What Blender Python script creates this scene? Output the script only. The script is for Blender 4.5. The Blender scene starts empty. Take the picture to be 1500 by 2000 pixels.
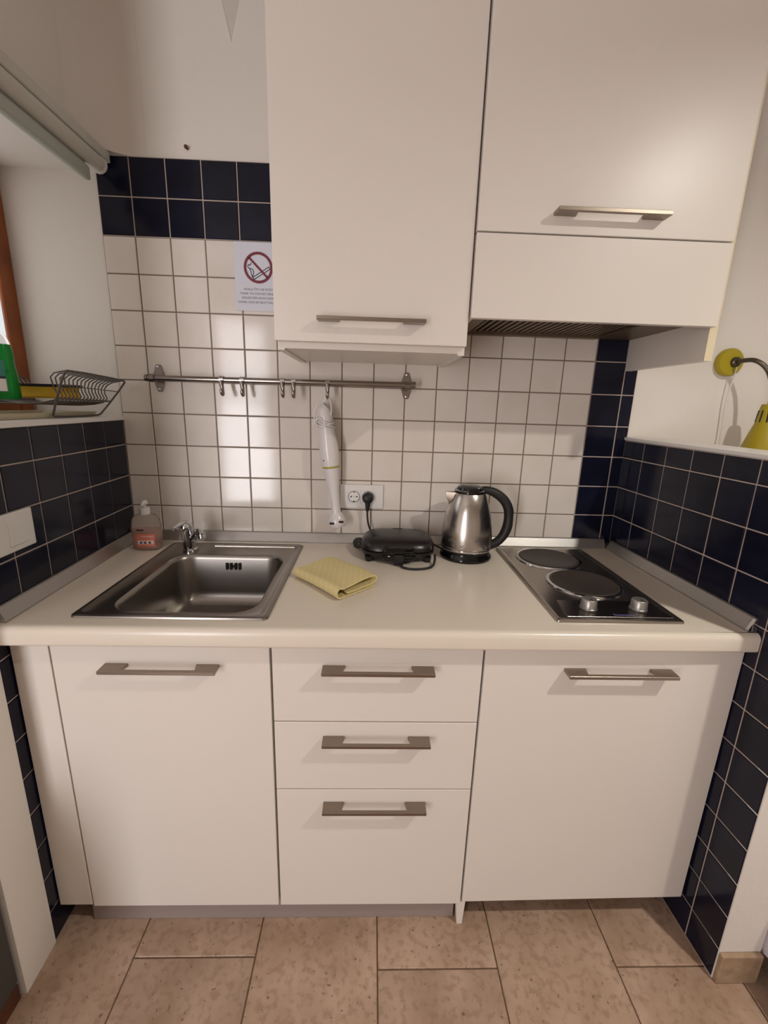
import bpy, bmesh, math, random
from mathutils import Vector, Matrix

random.seed(7)
scene = bpy.context.scene
COL = scene.collection

# ------------------------------------------------------------------ camera
cam_data = bpy.data.cameras.new('camera')
cam = bpy.data.objects.new('camera', cam_data)
COL.objects.link(cam)
cam_data.sensor_fit = 'HORIZONTAL'
cam_data.sensor_width = 36.0
cam_data.lens = 20.395
cam_data.clip_start = 0.02
CAM_ROT = Matrix(((0.999242, -0.022236, -0.031941),
                  (-0.025671, 0.240250, -0.970372),
                  (0.029251, 0.970456, 0.239497)))
cam.matrix_world = Matrix.Translation((0.2974, -1.4323, 1.3405)) @ CAM_ROT.to_4x4()
scene.camera = cam

# ------------------------------------------------------------------ world, lights, exposure
scene.view_settings.view_transform = 'Standard'
scene.view_settings.look = 'None'
scene.view_settings.gamma = 1.0
scene.view_settings.use_curve_mapping = False
scene.view_settings.exposure = -0.08

world = bpy.data.worlds.new('World')
scene.world = world
world.use_nodes = True
bg = world.node_tree.nodes['Background']
bg.inputs[0].default_value = (0.93, 0.96, 1.0, 1)
bg.inputs[1].default_value = 1.0

def area_light(name, loc, rot, sx, sy, power, color):
    d = bpy.data.lights.new(name, 'AREA')
    d.shape = 'RECTANGLE'
    d.size, d.size_y, d.energy, d.color = sx, sy, power, color
    o = bpy.data.objects.new(name, d)
    COL.objects.link(o)
    o.location, o.rotation_euler = loc, rot
    return o
# daylight entering through the glazed door behind the photographer
# (sunlit ground low down, dimmer shade above it)
area_light('door_daylight', (-0.97, -3.10, 0.72), (math.radians(90), 0, 0), 0.50, 1.20, 31, (1.0, 0.97, 1.0))
area_light('door_daylight', (-0.97, -3.10, 1.71), (math.radians(90), 0, 0), 0.50, 0.74, 13, (1.0, 0.975, 1.0))
# daylight entering through the small window in the niche
area_light('window_daylight', (-0.86, -0.30, 1.62), (0, math.radians(-90), 0), 0.55, 0.48, 0.8, (1.0, 0.97, 0.97))
CEILING_LAMP_STRENGTH = 1700.0

# ------------------------------------------------------------------ helpers
def lin(c):
    return tuple(((v / 255) / 12.92 if v / 255 <= 0.04045 else ((v / 255 + 0.055) / 1.055) ** 2.4) for v in c)

def mat(name, rgb, rough=0.5, metal=0.0, **kw):
    m = bpy.data.materials.new(name)
    m.use_nodes = True
    b = m.node_tree.nodes['Principled BSDF']
    b.inputs['Base Color'].default_value = (*lin(rgb), 1)
    b.inputs['Roughness'].default_value = rough
    b.inputs['Metallic'].default_value = metal
    for k, v in kw.items():
        b.inputs[k.replace('_', ' ')].default_value = v
    return m

def nodes(m):
    nt = m.node_tree
    return nt, nt.nodes, nt.links, nt.nodes['Principled BSDF']

def add_bump(m, scale, strength, distance=0.002, detail=4.0, stretch=None):
    nt, N, L, b = nodes(m)
    tc = N.new('ShaderNodeTexCoord')
    src = tc.outputs['Object']
    if stretch:
        mp = N.new('ShaderNodeMapping')
        mp.inputs['Scale'].default_value = stretch
        L.new(src, mp.inputs['Vector']); src = mp.outputs['Vector']
    n = N.new('ShaderNodeTexNoise')
    n.inputs['Scale'].default_value = scale
    n.inputs['Detail'].default_value = detail
    L.new(src, n.inputs['Vector'])
    bp = N.new('ShaderNodeBump')
    bp.inputs['Strength'].default_value = strength
    bp.inputs['Distance'].default_value = distance
    L.new(n.outputs['Fac'], bp.inputs['Height'])
    L.new(bp.outputs['Normal'], b.inputs['Normal'])
    return n

def add_tint(m, rgb2, scale, lo=0.4, hi=0.65, detail=4.0, random_amt=0.0):
    """blend the base colour with a second one by noise, plus a small per-object shift"""
    nt, N, L, b = nodes(m)
    base = tuple(b.inputs['Base Color'].default_value)
    tc = N.new('ShaderNodeTexCoord')
    info = N.new('ShaderNodeObjectInfo')
    add = N.new('ShaderNodeVectorMath'); add.operation = 'ADD'
    sc = N.new('ShaderNodeVectorMath'); sc.operation = 'SCALE'
    sc.inputs[0].default_value = (7.1, 13.3, 5.7)
    L.new(info.outputs['Random'], sc.inputs['Scale'])
    L.new(tc.outputs['Object'], add.inputs[0]); L.new(sc.outputs[0], add.inputs[1])
    n = N.new('ShaderNodeTexNoise')
    n.inputs['Scale'].default_value = scale; n.inputs['Detail'].default_value = detail
    L.new(add.outputs[0], n.inputs['Vector'])
    r = N.new('ShaderNodeValToRGB')
    r.color_ramp.elements[0].position = lo; r.color_ramp.elements[0].color = base
    r.color_ramp.elements[1].position = hi; r.color_ramp.elements[1].color = (*lin(rgb2), 1)
    L.new(n.outputs['Fac'], r.inputs['Fac'])
    out = r.outputs['Color']
    if random_amt:
        mr = N.new('ShaderNodeMapRange')
        mr.inputs['To Min'].default_value = 1 - random_amt; mr.inputs['To Max'].default_value = 1 + random_amt
        L.new(info.outputs['Random'], mr.inputs['Value'])
        hs = N.new('ShaderNodeHueSaturation')
        L.new(mr.outputs['Result'], hs.inputs['Value']); L.new(out, hs.inputs['Color'])
        out = hs.outputs['Color']
    L.new(out, b.inputs['Base Color'])
    return add

M = {}
M['plaster'] = mat('plaster', (228, 221, 213), 0.85); add_bump(M['plaster'], 45, 0.25, 0.004)
M['ceiling'] = mat('ceiling_paint', (230, 226, 221), 0.9)
M['beige_tile'] = mat('beige_glazed_tile', (226, 217, 209), 0.10, 0, Specular_IOR_Level=0.42)
add_tint(M['beige_tile'], (220, 210, 200), 9, 0.3, 0.7, 3, 0.02); add_bump(M['beige_tile'], 9, 0.05, 0.003, 2)
M['blue_tile'] = mat('navy_glazed_tile', (22, 24, 42), 0.15, 0, Specular_IOR_Level=0.26)
add_tint(M['blue_tile'], (17, 18, 32), 11, 0.35, 0.7, 4, 0.12); add_bump(M['blue_tile'], 9, 0.10, 0.004, 2)
M['grout_dark'] = mat('brown_grout', (128, 112, 100), 0.9)
M['grout_light'] = mat('pale_grout', (186, 170, 158), 0.9)
M['laminate'] = mat('white_laminate', (226, 218, 209), 0.34); add_bump(M['laminate'], 220, 0.05, 0.0006, 3)
M['laminate_edge'] = mat('cream_edging', (226, 212, 180), 0.45)
M['worktop'] = mat('cream_worktop', (226, 215, 200), 0.26); add_bump(M['worktop'], 320, 0.06, 0.0005, 3)
M['steel_handle'] = mat('brushed_steel_handle', (150, 138, 126), 0.34, 1.0)
M['steel'] = mat('brushed_steel', (172, 164, 156), 0.27, 1.0); add_bump(M['steel'], 60, 0.12, 0.0006, 3, (1, 14, 1))
M['steel_bowl'] = mat('satin_steel', (150, 144, 138), 0.30, 1.0); add_bump(M['steel_bowl'], 70, 0.10, 0.0006, 3, (1, 1, 10))
M['kettle_steel'] = mat('kettle_steel', (190, 184, 178), 0.22, 1.0, Anisotropic=0.5); add_bump(M['kettle_steel'], 40, 0.08, 0.0004, 3, (1, 1, 30))
M['alu'] = mat('satin_aluminium', (176, 172, 168), 0.38, 0.85)
M['kick'] = mat('kick_metal', (168, 156, 152), 0.42, 0.35)
M['chrome'] = mat('chrome', (205, 205, 208), 0.07, 1.0)
M['dark_chrome'] = mat('dark_nickel', (150, 142, 136), 0.2, 1.0)
M['black_plastic'] = mat('black_plastic', (22, 20, 21), 0.28)
M['black_matt'] = mat('black_matt_plastic', (26, 24, 25), 0.5)
M['black_gloss'] = mat('black_gloss_plastic', (14, 13, 14), 0.12)
M['shell'] = mat('charcoal_shell', (25, 21, 21), 0.30)
M['iron'] = mat('cast_iron', (52, 42, 38), 0.55)
M['hob_dark'] = mat('hob_control_steel', (118, 112, 108), 0.25, 1.0)
M['white_plastic'] = mat('white_plastic', (226, 222, 218), 0.32)
M['blender_white'] = mat('glossy_white_plastic', (222, 215, 214), 0.2)
M['hole'] = mat('dark_hole', (30, 26, 24), 0.7)
M['olive'] = mat('olive_ring', (168, 156, 62), 0.4)
M['lamp_green'] = mat('olive_lacquer', (170, 152, 28), 0.32)
M['lamp_dark'] = mat('gunmetal', (92, 84, 72), 0.35, 0.8)
M['paper'] = mat('paper', (216, 216, 226), 0.6)
M['red_print'] = mat('dark_red_print', (120, 44, 58), 0.6)
M['black_print'] = mat('black_print', (42, 38, 52), 0.6)
M['grey_print'] = mat('grey_print', (104, 100, 118), 0.6)
M['wood'] = mat('orange_varnished_wood', (156, 84, 30), 0.38)
add_tint(M['wood'], (124, 60, 20), 12, 0.35, 0.75, 5)
M['dark_wood'] = mat('brown_wood', (96, 52, 28), 0.5); add_tint(M['dark_wood'], (72, 36, 20), 20, 0.35, 0.7)
M['blind'] = mat('grey_white_blind', (204, 202, 192), 0.55)
M['blind_bar'] = mat('grey_blind_bar', (176, 180, 170), 0.4)
M['wire'] = mat('grey_coated_wire', (98, 90, 86), 0.4, 0.5)
M['sponge'] = mat('yellow_sponge', (206, 164, 44), 0.9); add_bump(M['sponge'], 260, 0.6, 0.002)
M['scour'] = mat('black_scouring_pad', (28, 26, 28), 0.95); add_bump(M['scour'], 300, 0.8, 0.002)
M['tray'] = mat('cream_tray', (206, 196, 168), 0.45)
M['green'] = mat('green_detergent', (22, 140, 52), 0.15, 0, Transmission_Weight=0.35, IOR=1.36)
M['clear'] = mat('clear_plastic', (236, 226, 220), 0.12, 0, Transmission_Weight=0.85, IOR=1.12)
M['pink'] = mat('pink_soap', (240, 190, 172), 0.25, 0, Transmission_Weight=0.5, IOR=1.2)
M['label_red'] = mat('coral_label', (222, 128, 106), 0.45)
M['label_white'] = mat('white_label', (230, 222, 216), 0.45)
M['label_teal'] = mat('teal_label', (60, 128, 116), 0.4)
M['label_blue'] = mat('blue_print', (94, 92, 140), 0.5)
M['towel'] = mat('yellow_towel', (222, 204, 142), 0.95)
M['stone'] = mat('travertine', (162, 134, 112), 0.42)
M['joint'] = mat('floor_joint', (120, 96, 74), 0.9)
M['skirting'] = mat('stone_skirting', (176, 150, 124), 0.6); add_tint(M['skirting'], (154, 128, 102), 25)
M['grey_fabric'] = mat('dark_grey_fabric', (70, 64, 60), 0.9); add_bump(M['grey_fabric'], 400, 0.4, 0.001)
M['bedspread'] = mat('white_bedspread', (216, 208, 212), 0.9); add_bump(M['bedspread'], 60, 0.3, 0.004)
M['hood'] = mat('hood_brown_metal', (122, 104, 88), 0.4, 0.7)
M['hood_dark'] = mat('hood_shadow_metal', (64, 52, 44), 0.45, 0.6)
M['glass'] = mat('window_glass', (240, 245, 245), 0.03, 0, Transmission_Weight=1.0, IOR=1.05)
nt, N, L, b = nodes(M['glass'])          # thin clear pane: mostly see-through, a little mirror
tr_, gl_, mx_ = N.new('ShaderNodeBsdfTransparent'), N.new('ShaderNodeBsdfGlossy'), N.new('ShaderNodeMixShader')
gl_.inputs['Roughness'].default_value = 0.02
mx_.inputs[0].default_value = 0.07
L.new(tr_.outputs[0], mx_.inputs[1]); L.new(gl_.outputs[0], mx_.inputs[2])
L.new(mx_.outputs[0], N['Material Output'].inputs['Surface'])
M['globe'] = mat('lit_globe', (255, 240, 215), 0.5)
nt, N, L, b = nodes(M['globe'])
b.inputs['Emission Color'].default_value = (1.0, 0.96, 0.86, 1)
b.inputs['Emission Strength'].default_value = CEILING_LAMP_STRENGTH

# travertine: cloudy base, darker veins, pits
def make_stone(m):
    nt, N, L, b = nodes(m)
    vec = add_tint(m, (186, 158, 138), 9, 0.34, 0.68, 8, 0.09)
    prev = b.inputs['Base Color'].links[0].from_socket
    n2 = N.new('ShaderNodeTexNoise'); n2.inputs['Scale'].default_value = 62; n2.inputs['Detail'].default_value = 8
    L.new(vec.outputs[0], n2.inputs['Vector'])
    r2 = N.new('ShaderNodeValToRGB')
    r2.color_ramp.elements[0].position = 0.50; r2.color_ramp.elements[0].color = (0, 0, 0, 1)
    r2.color_ramp.elements[1].position = 0.64; r2.color_ramp.elements[1].color = (1, 1, 1, 1)
    L.new(n2.outputs['Fac'], r2.inputs['Fac'])
    mx = N.new('ShaderNodeMix'); mx.data_type = 'RGBA'
    ml = N.new('ShaderNodeMath'); ml.operation = 'MULTIPLY'; ml.inputs[1].default_value = 0.4
    L.new(r2.outputs['Color'], ml.inputs[0]); L.new(ml.outputs[0], mx.inputs[0])
    L.new(prev, mx.inputs[6]); mx.inputs[7].default_value = (*lin((132, 104, 80)), 1)
    n3 = N.new('ShaderNodeTexNoise'); n3.inputs['Scale'].default_value = 95; n3.inputs['Detail'].default_value = 3
    L.new(vec.outputs[0], n3.inputs['Vector'])
    r3 = N.new('ShaderNodeValToRGB')
    r3.color_ramp.elements[0].position = 0.66; r3.color_ramp.elements[0].color = (0, 0, 0, 1)
    r3.color_ramp.elements[1].position = 0.74; r3.color_ramp.elements[1].color = (0.8, 0.8, 0.8, 1)
    L.new(n3.outputs['Fac'], r3.inputs['Fac'])
    mx2 = N.new('ShaderNodeMix'); mx2.data_type = 'RGBA'
    L.new(r3.outputs['Color'], mx2.inputs[0]); L.new(mx.outputs[2], mx2.inputs[6])
    mx2.inputs[7].default_value = (*lin((98, 74, 56)), 1)
    L.new(mx2.outputs[2], b.inputs['Base Color'])
    bp = N.new('ShaderNodeBump'); bp.invert = True
    bp.inputs['Strength'].default_value = 0.5; bp.inputs['Distance'].default_value = 0.002
    L.new(r3.outputs['Color'], bp.inputs['Height']); L.new(bp.outputs['Normal'], b.inputs['Normal'])
make_stone(M['stone'])

# towel: woven stripes in its own colours
def make_towel(m):
    nt, N, L, b = nodes(m)
    tc = N.new('ShaderNodeTexCoord')
    w = N.new('ShaderNodeTexWave'); w.wave_type = 'BANDS'; w.bands_direction = 'X'
    w.inputs['Scale'].default_value = 22; w.inputs['Distortion'].default_value = 0.4
    L.new(tc.outputs['Object'], w.inputs['Vector'])
    r = N.new('ShaderNodeValToRGB')
    r.color_ramp.elements[0].position = 0.25; r.color_ramp.elements[0].color = (*lin((220, 202, 146)), 1)
    r.color_ramp.elements[1].position = 0.8; r.color_ramp.elements[1].color = (*lin((223, 206, 151)), 1)
    L.new(w.outputs['Fac'], r.inputs['Fac']); L.new(r.outputs['Color'], b.inputs['Base Color'])
    n = N.new('ShaderNodeTexNoise'); n.inputs['Scale'].default_value = 420
    L.new(tc.outputs['Object'], n.inputs['Vector'])
    bp = N.new('ShaderNodeBump'); bp.inputs['Strength'].default_value = 0.5; bp.inputs['Distance'].default_value = 0.0012
    L.new(n.outputs['Fac'], bp.inputs['Height']); L.new(bp.outputs['Normal'], b.inputs['Normal'])
make_towel(M['towel'])

class MB:
    """collects shapes (world coordinates) and links them as one mesh object"""
    def __init__(self): self.bm = bmesh.new(); self.auto = 18
    def _merge(self, b2, mx=None):
        me = bpy.data.meshes.new('tmp'); b2.to_mesh(me); b2.free()
        if mx is not None: me.transform(mx)
        self.bm.from_mesh(me); bpy.data.meshes.remove(me)
        return self
    def box(self, x0, x1, y0, y1, z0, z1, bev=0.0, seg=2, mx=None):
        b = bmesh.new()
        bmesh.ops.create_cube(b, size=1)
        for v in b.verts:
            v.co = ((x0 + x1) / 2 + v.co.x * (x1 - x0), (y0 + y1) / 2 + v.co.y * (y1 - y0), (z0 + z1) / 2 + v.co.z * (z1 - z0))
        if bev: bmesh.ops.bevel(b, geom=list(b.edges), offset=bev, segments=seg, profile=0.5, affect='EDGES')
        return self._merge(b, mx)
    def prism(self, poly, axis, a0, a1, bev=0.0, seg=2, mx=None):
        """poly in the two other axes (in xyz order), extruded along axis from a0 to a1"""
        b = bmesh.new()
        def P(p, a):
            return {'x': (a, p[0], p[1]), 'y': (p[0], a, p[1]), 'z': (p[0], p[1], a)}[axis]
        lo = [b.verts.new(P(p, a0)) for p in poly]; hi = [b.verts.new(P(p, a1)) for p in poly]
        b.faces.new(lo); b.faces.new(hi)
        for i in range(len(poly)):
            j = (i + 1) % len(poly); b.faces.new((lo[i], lo[j], hi[j], hi[i]))
        bmesh.ops.recalc_face_normals(b, faces=b.faces)
        if bev: bmesh.ops.bevel(b, geom=list(b.edges), offset=bev, segments=seg, profile=0.5, affect='EDGES')
        return self._merge(b, mx)
    def loft(self, loops, cap0=True, cap1=True, closed=True):
        self.auto = max(self.auto, 40)
        b = bmesh.new()
        rows = [[b.verts.new(p) for p in lp] for lp in loops]
        n = len(rows[0])
        for r0, r1 in zip(rows, rows[1:]):
            for i in range(n if closed else n - 1):
                j = (i + 1) % n
                b.faces.new((r0[i], r0[j], r1[j], r1[i]))
        if cap0: b.faces.new(rows[0])
        if cap1: b.faces.new(list(reversed(rows[-1])))
        bmesh.ops.recalc_face_normals(b, faces=b.faces)
        return self._merge(b)
    def lathe(self, prof, origin=(0, 0, 0), axis=(0, 0, 1), n=32, cap0=True, cap1=True, sx=1.0, sy=1.0):
        q = Vector((0, 0, 1)).rotation_difference(Vector(axis).normalized())
        o = Vector(origin); loops = []
        for r, h in prof:
            r = max(r, 1e-5)
            loops.append([o + q @ Vector((sx * r * math.cos(2 * math.pi * i / n), sy * r * math.sin(2 * math.pi * i / n), h)) for i in range(n)])
        return self.loft(loops, cap0, cap1)
    def cyl(self, p0, p1, r0, r1=None, n=20):
        p0, p1 = Vector(p0), Vector(p1)
        return self.lathe([(r0, 0), (r0 if r1 is None else r1, (p1 - p0).length)], p0, p1 - p0, n)
    def tube(self, pts, r, n=8, smooth=0, closed=False, flat=1.0):
        self.auto = 62
        pts = [Vector(p) for p in pts]
        rs = list(r) if isinstance(r, (list, tuple)) else [r] * len(pts)
        for _ in range(smooth):
            q, qr = [], []
            m = len(pts)
            if not closed: q.append(pts[0]); qr.append(rs[0])
            for i in range(m if closed else m - 1):
                a, c = pts[i], pts[(i + 1) % m]; ra, rc = rs[i], rs[(i + 1) % m]
                q += [a * .75 + c * .25, a * .25 + c * .75]; qr += [ra * .75 + rc * .25, ra * .25 + rc * .75]
            if not closed: q.append(pts[-1]); qr.append(rs[-1])
            pts, rs = q, qr
        m = len(pts); loops = []; ref = None
        for i, p in enumerate(pts):
            a = pts[i - 1] if (i > 0 or closed) else p
            c = pts[(i + 1) % m] if (i < m - 1 or closed) else p
            t = (c - a).normalized()
            if ref is None:
                ref = Vector((0, 0, 1)) if abs(t.z) < 0.9 else Vector((0, 1, 0))
            u = (ref - t * ref.dot(t)).normalized(); v = t.cross(u); ref = u
            loops.append([p + (u * math.cos(2 * math.pi * k / n) + v * math.sin(2 * math.pi * k / n) * flat) * rs[i] for k in range(n)])
        if closed: loops.append(loops[0])
        return self.loft(loops, not closed, not closed)
    def build(self, name, m, parent=None, base=None, smooth=None):
        """base: world point taken as the object's origin (defaults to the parent's place)"""
        if smooth is None: smooth = self.auto
        bmesh.ops.remove_doubles(self.bm, verts=self.bm.verts, dist=1e-6)
        me = bpy.data.meshes.new(name)
        self.bm.to_mesh(me); self.bm.free()
        o = bpy.data.objects.new(name, me)
        COL.objects.link(o)
        po = WORLD.get(parent.name, Vector()) if parent else Vector()
        ba = Vector(base) if base is not None else po.copy()
        me.transform(Matrix.Translation(-ba))
        me.materials.append(M[m] if isinstance(m, str) else m)
        if smooth:
            for p in me.polygons: p.use_smooth = True
            me.set_sharp_from_angle(angle=math.radians(smooth))
        o.parent = parent
        o.location = ba - po
        WORLD[o.name] = ba
        return o

WORLD = {}
def tag(o, label, cat, group=None, kind=None):
    if label: o['label'] = label
    if cat: o['category'] = cat
    if group: o['group'] = group
    if kind: o['kind'] = kind
    return o
def thing(name, base, label, cat, group=None):
    o = bpy.data.objects.new(name, None)
    COL.objects.link(o)
    o.empty_display_size = 0.05
    o.location = base; WORLD[o.name] = Vector(base)
    return tag(o, label, cat, group)
def structure(o, label=None):
    o['kind'] = 'structure'
    if label: o['label'] = label
    return o
def rrect(x0, x1, y0, y1, r, z, n=6):
    pts = []
    for cx, cy, a0 in ((x1 - r, y1 - r, 0), (x0 + r, y1 - r, 90), (x0 + r, y0 + r, 180), (x1 - r, y0 + r, 270)):
        for i in range(n + 1):
            a = math.radians(a0 + 90 * i / n)
            pts.append(Vector((cx + r * math.cos(a), cy + r * math.sin(a), z)))
    return pts
def share(src, name, parent, loc, rot=None):
    o = src.copy(); o.name = name
    COL.objects.link(o); o.parent = parent
    o.location = loc
    if rot: o.rotation_euler = rot
    return o

# ------------------------------------------------------------------ room geometry
ROW0 = 1.2923                       # height of the tile joint called row 0
def row(r): return ROW0 + 0.1 * r
def xl(y): return -0.4921 - 0.0345 * y      # face of the tiled wall on the sink side
def xr(y): return 1.1335 - 0.0344 * y       # face of the tiled wall on the hob side
ZT = 0.878                          # worktop top
HEI = 2.47

wall_back = structure(MB().box(-0.785, 2.75, 0.008, 0.14, 0, HEI).build('wall_back', 'plaster'), 'off-white plastered wall behind the kitchen units')
structure(MB().box(-2.0, 2.85, -3.3, 0.14, HEI, HEI + 0.1).build('ceiling', 'ceiling'), 'plain white ceiling')

# floor: slab with separate stone tiles
floor = structure(MB().box(-2.0, 2.85, -3.3, 0.14, -0.1, -0.004).build('floor', 'joint'), 'beige travertine tiled floor')
cols = [-2.0, -1.75, -1.452, -1.154, -0.857, -0.559, -0.261, 0.037, 0.340, 0.637, 0.935, 1.232, 1.53, 1.828, 2.126, 2.424, 2.72, 2.85]
offs = {5: -0.335, 6: -0.640, 7: -0.345, 8: -0.668, 9: -0.362, 10: -0.668}
g = 0.0015
for i, (x0, x1) in enumerate(zip(cols, cols[1:])):
    y = offs.get(i, -0.66 if i % 2 == 0 else -0.36)
    ys = [0.0]
    while y > -3.3: ys.append(y); y -= 0.6
    ys.append(-3.3)
    for ya, yb in zip(ys, ys[1:]):
        cx, cy = (x0 + x1) / 2, (ya + yb) / 2
        z = random.uniform(-0.0006, 0.0003)
        t = MB().box(x0 + g, x1 - g, yb + g, ya - g, -0.02, z, 0.0015, 1).build('tile', 'stone', floor, (cx, cy, 0))

# wall tiles -----------------------------------------------------------------
TILE_MESH = {}
def tile_mesh(w, h, m):
    key = (round(w, 4), round(h, 4), m)
    if key not in TILE_MESH:
        b = MB()
        # face looks along -Y, centred on the origin
        b.loft([[Vector((sx * (w / 2 - i), d, sz * (h / 2 - i))) for sx, sz in ((-1, -1), (1, -1), (1, 1), (-1, 1))]
                for i, d in ((0, 0.006), (0, 0.0014), (0.0016, 0.0))])
        bmesh.ops.remove_doubles(b.bm, verts=b.bm.verts, dist=1e-7)
        me = bpy.data.meshes.new('tile'); b.bm.to_mesh(me); b.bm.free()
        me.materials.append(M[m]); TILE_MESH[key] = me
    return TILE_MESH[key]
def put_tile(parent, me, loc, rz):
    o = bpy.data.objects.new('tile', me)
    COL.objects.link(o); o.parent = parent
    o.location = loc
    o.rotation_euler = (random.gauss(0, 0.0035), 0, rz + random.gauss(0, 0.0035))
GJ = 0.0034
def wall_tiles(parent, frame, ustart, uend, ulines, rows_fn, mat_fn, rz):
    """ulines: joint positions along the wall; rows_fn(u0,u1) -> list of (z0,z1)"""
    us = [ustart] + [u for u in ulines if ustart + 0.008 < u < uend - 0.008] + [uend]
    for u0, u1 in zip(us, us[1:]):
        for z0, z1 in rows_fn((u0 + u1) / 2):
            w, h = u1 - u0 - GJ, z1 - z0 - GJ
            if w < 0.006 or h < 0.006: continue
            put_tile(parent, tile_mesh(w, h, mat_fn((u0 + u1) / 2, (z0 + z1) / 2)), frame((u0 + u1) / 2, (z0 + z1) / 2), rz)

def back_rows(u):
    top = 7 if u < 0.1 else (3 if u < 0.55 else 4)
    lo = -5
    return [(row(r), row(r + 1)) for r in range(lo, top)]
def back_mat(u, z):
    return 'blue_tile' if (u > 1.0 or z > row(5)) else 'beige_tile'
XR0, XL0 = 1.1415, -0.4935
wall_tiles(wall_back, lambda u, z: (u, 0, z), XL0, XR0, [0.1 * i for i in range(-5, 12)], back_rows, back_mat, 0)
# grout beds behind the tiles
gb = MB().box(XL0, 1.0, 0.0022, 0.0085, row(-5), row(5))
gb.build('grout', 'grout_dark', wall_back)
gb = MB().box(XL0, 0.1, 0.0022, 0.0085, row(5), row(7)).box(1.0, XR0, 0.0022, 0.0085, row(-5), row(4))
gb.build('grout', 'grout_light', wall_back)
# old screw left in the plaster
s = thing('wall_screw', (-0.236, 0.008, 2.019), 'small rusty screw in the plaster above the navy tiles', 'screw')
MB().cyl((-0.236, 0.008, 2.019), (-0.236, -0.004, 2.019), 0.003, 0.0026, 10).build('shank', 'dark_wood', s)
MB().cyl((-0.236, -0.003, 2.019), (-0.236, -0.007, 2.019), 0.0055, 0.004, 14).build('head', 'dark_wood', s)
# plaster fin running up to the ceiling
structure(MB().loft([[Vector((-0.101, 0.01, 2.268)), Vector((-0.099, 0.01, 2.268)), Vector((-0.100, 0.006, 2.268))],
                     [Vector((-0.130, 0.01, 2.40)), Vector((-0.060, 0.01, 2.40)), Vector((-0.126, -0.045, 2.40))],
                     [Vector((-0.148, 0.01, HEI)), Vector((-0.035, 0.01, HEI)), Vector((-0.14, -0.075, HEI))]]).build('trim_1', 'plaster', smooth=0), 'pointed plaster fin under the ceiling')

# left side: low wall under the window niche, lintel, near pier -----------------
def quad_block(b, xin, xout, ya, yb, z0, z1):
    """block between y=ya (far) and y=yb (near); xin(y) is the room face"""
    b.prism([(xout, ya), (xin(ya), ya), (xin(yb), yb), (xout, yb)], 'z', z0, z1)
    return b
YN_L, YN_R = -0.705, -0.692
wl = quad_block(MB(), lambda y: xl(y) - 0.008, -0.82, 0.008, -0.606, 0, 1.270)
quad_block(wl, lambda y: xl(y) + 0.001, -0.82, -0.606, YN_L, 0, HEI)
quad_block(wl, lambda y: xl(y), -0.82, 0.008, -0.606, 1.955, HEI)
wall_left = structure(wl.build('wall_left', 'plaster'), 'plastered wall with a low tiled part below the window niche')
fil = []
for k in range(9):
    a = math.radians(90 * k / 8)
    fil.append((xl(0) + 0.14 - 0.14 * math.sin(a), 0.0075 - 0.14 + 0.14 * math.cos(a)))
structure(MB().prism([(xl(0) - 0.002, 0.0085)] + fil, 'z', 1.9925, HEI - 0.0005).build('trim_4', 'plaster', smooth=60), 'rounded plaster corner above the roller blind')
wlr = MB().box(-2.0, -0.82, YN_L, YN_L + 0.12, 0, HEI)
structure(wlr.build('wall_left_return', 'plaster'), 'plastered wall turning away beside the kitchen alcove')
structure(MB().box(-2.12, -2.0, -3.3, -0.585, 0, HEI).build('wall_left_room', 'plaster'), 'far side wall of the room')
al = math.atan(0.0345)
lv = [-(0.1113 + 0.1 * i) for i in range(6)]
def left_rows(u):
    rows = [(row(-1), 1.2695)] + [(row(r), row(r + 1)) for r in range(-5, -1)]
    if u < -0.45: rows += [(row(r), row(r + 1)) for r in range(-13, -5)]
    return [(max(a, 0.002), b) for a, b in rows if b > 0.012]
us = sorted([0.0 - 0.002] + lv[:5] + [-0.606], reverse=True)
for u0, u1 in zip(us, us[1:]):
    for z0, z1 in left_rows((u0 + u1) / 2):
        w, h = u0 - u1 - GJ, z1 - z0 - GJ
        if h < 0.006 or w < 0.006: continue
        u = (u0 + u1) / 2
        put_tile(wall_left, tile_mesh(w, h, 'blue_tile'), (xl(u), u, (z0 + z1) / 2), math.pi / 2 + al)
quad_block(MB(), lambda y: xl(y) - 0.0022, -0.51, 0.0, -0.604, 0, 1.2695).build('grout', 'grout_light', wall_left)
# sill
sill = structure(quad_block(MB(), lambda y: xl(y) + 0.004, -0.80, 0.008, -0.606, 1.270, 1.281).build('trim_2', 'white_plastic'), 'white ledge on top of the low tiled wall under the window')

# window in the niche
win = structure(MB().box(-0.780, -0.765, -0.046, 0.008, 1.281, 1.955, 0.006).box(-0.780, -0.765, -0.605, -0.545, 1.281, 1.955, 0.006)
                .box(-0.780, -0.765, -0.545, -0.046, 1.90, 1.955, 0.006).box(-0.780, -0.765, -0.545, -0.046, 1.281, 1.335, 0.006)
                .build('window_1', 'wood'), 'small window with an orange-brown wooden frame')
MB().box(-0.774, -0.771, -0.547, -0.044, 1.33, 1.905).build('pane', 'glass', win)

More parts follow.
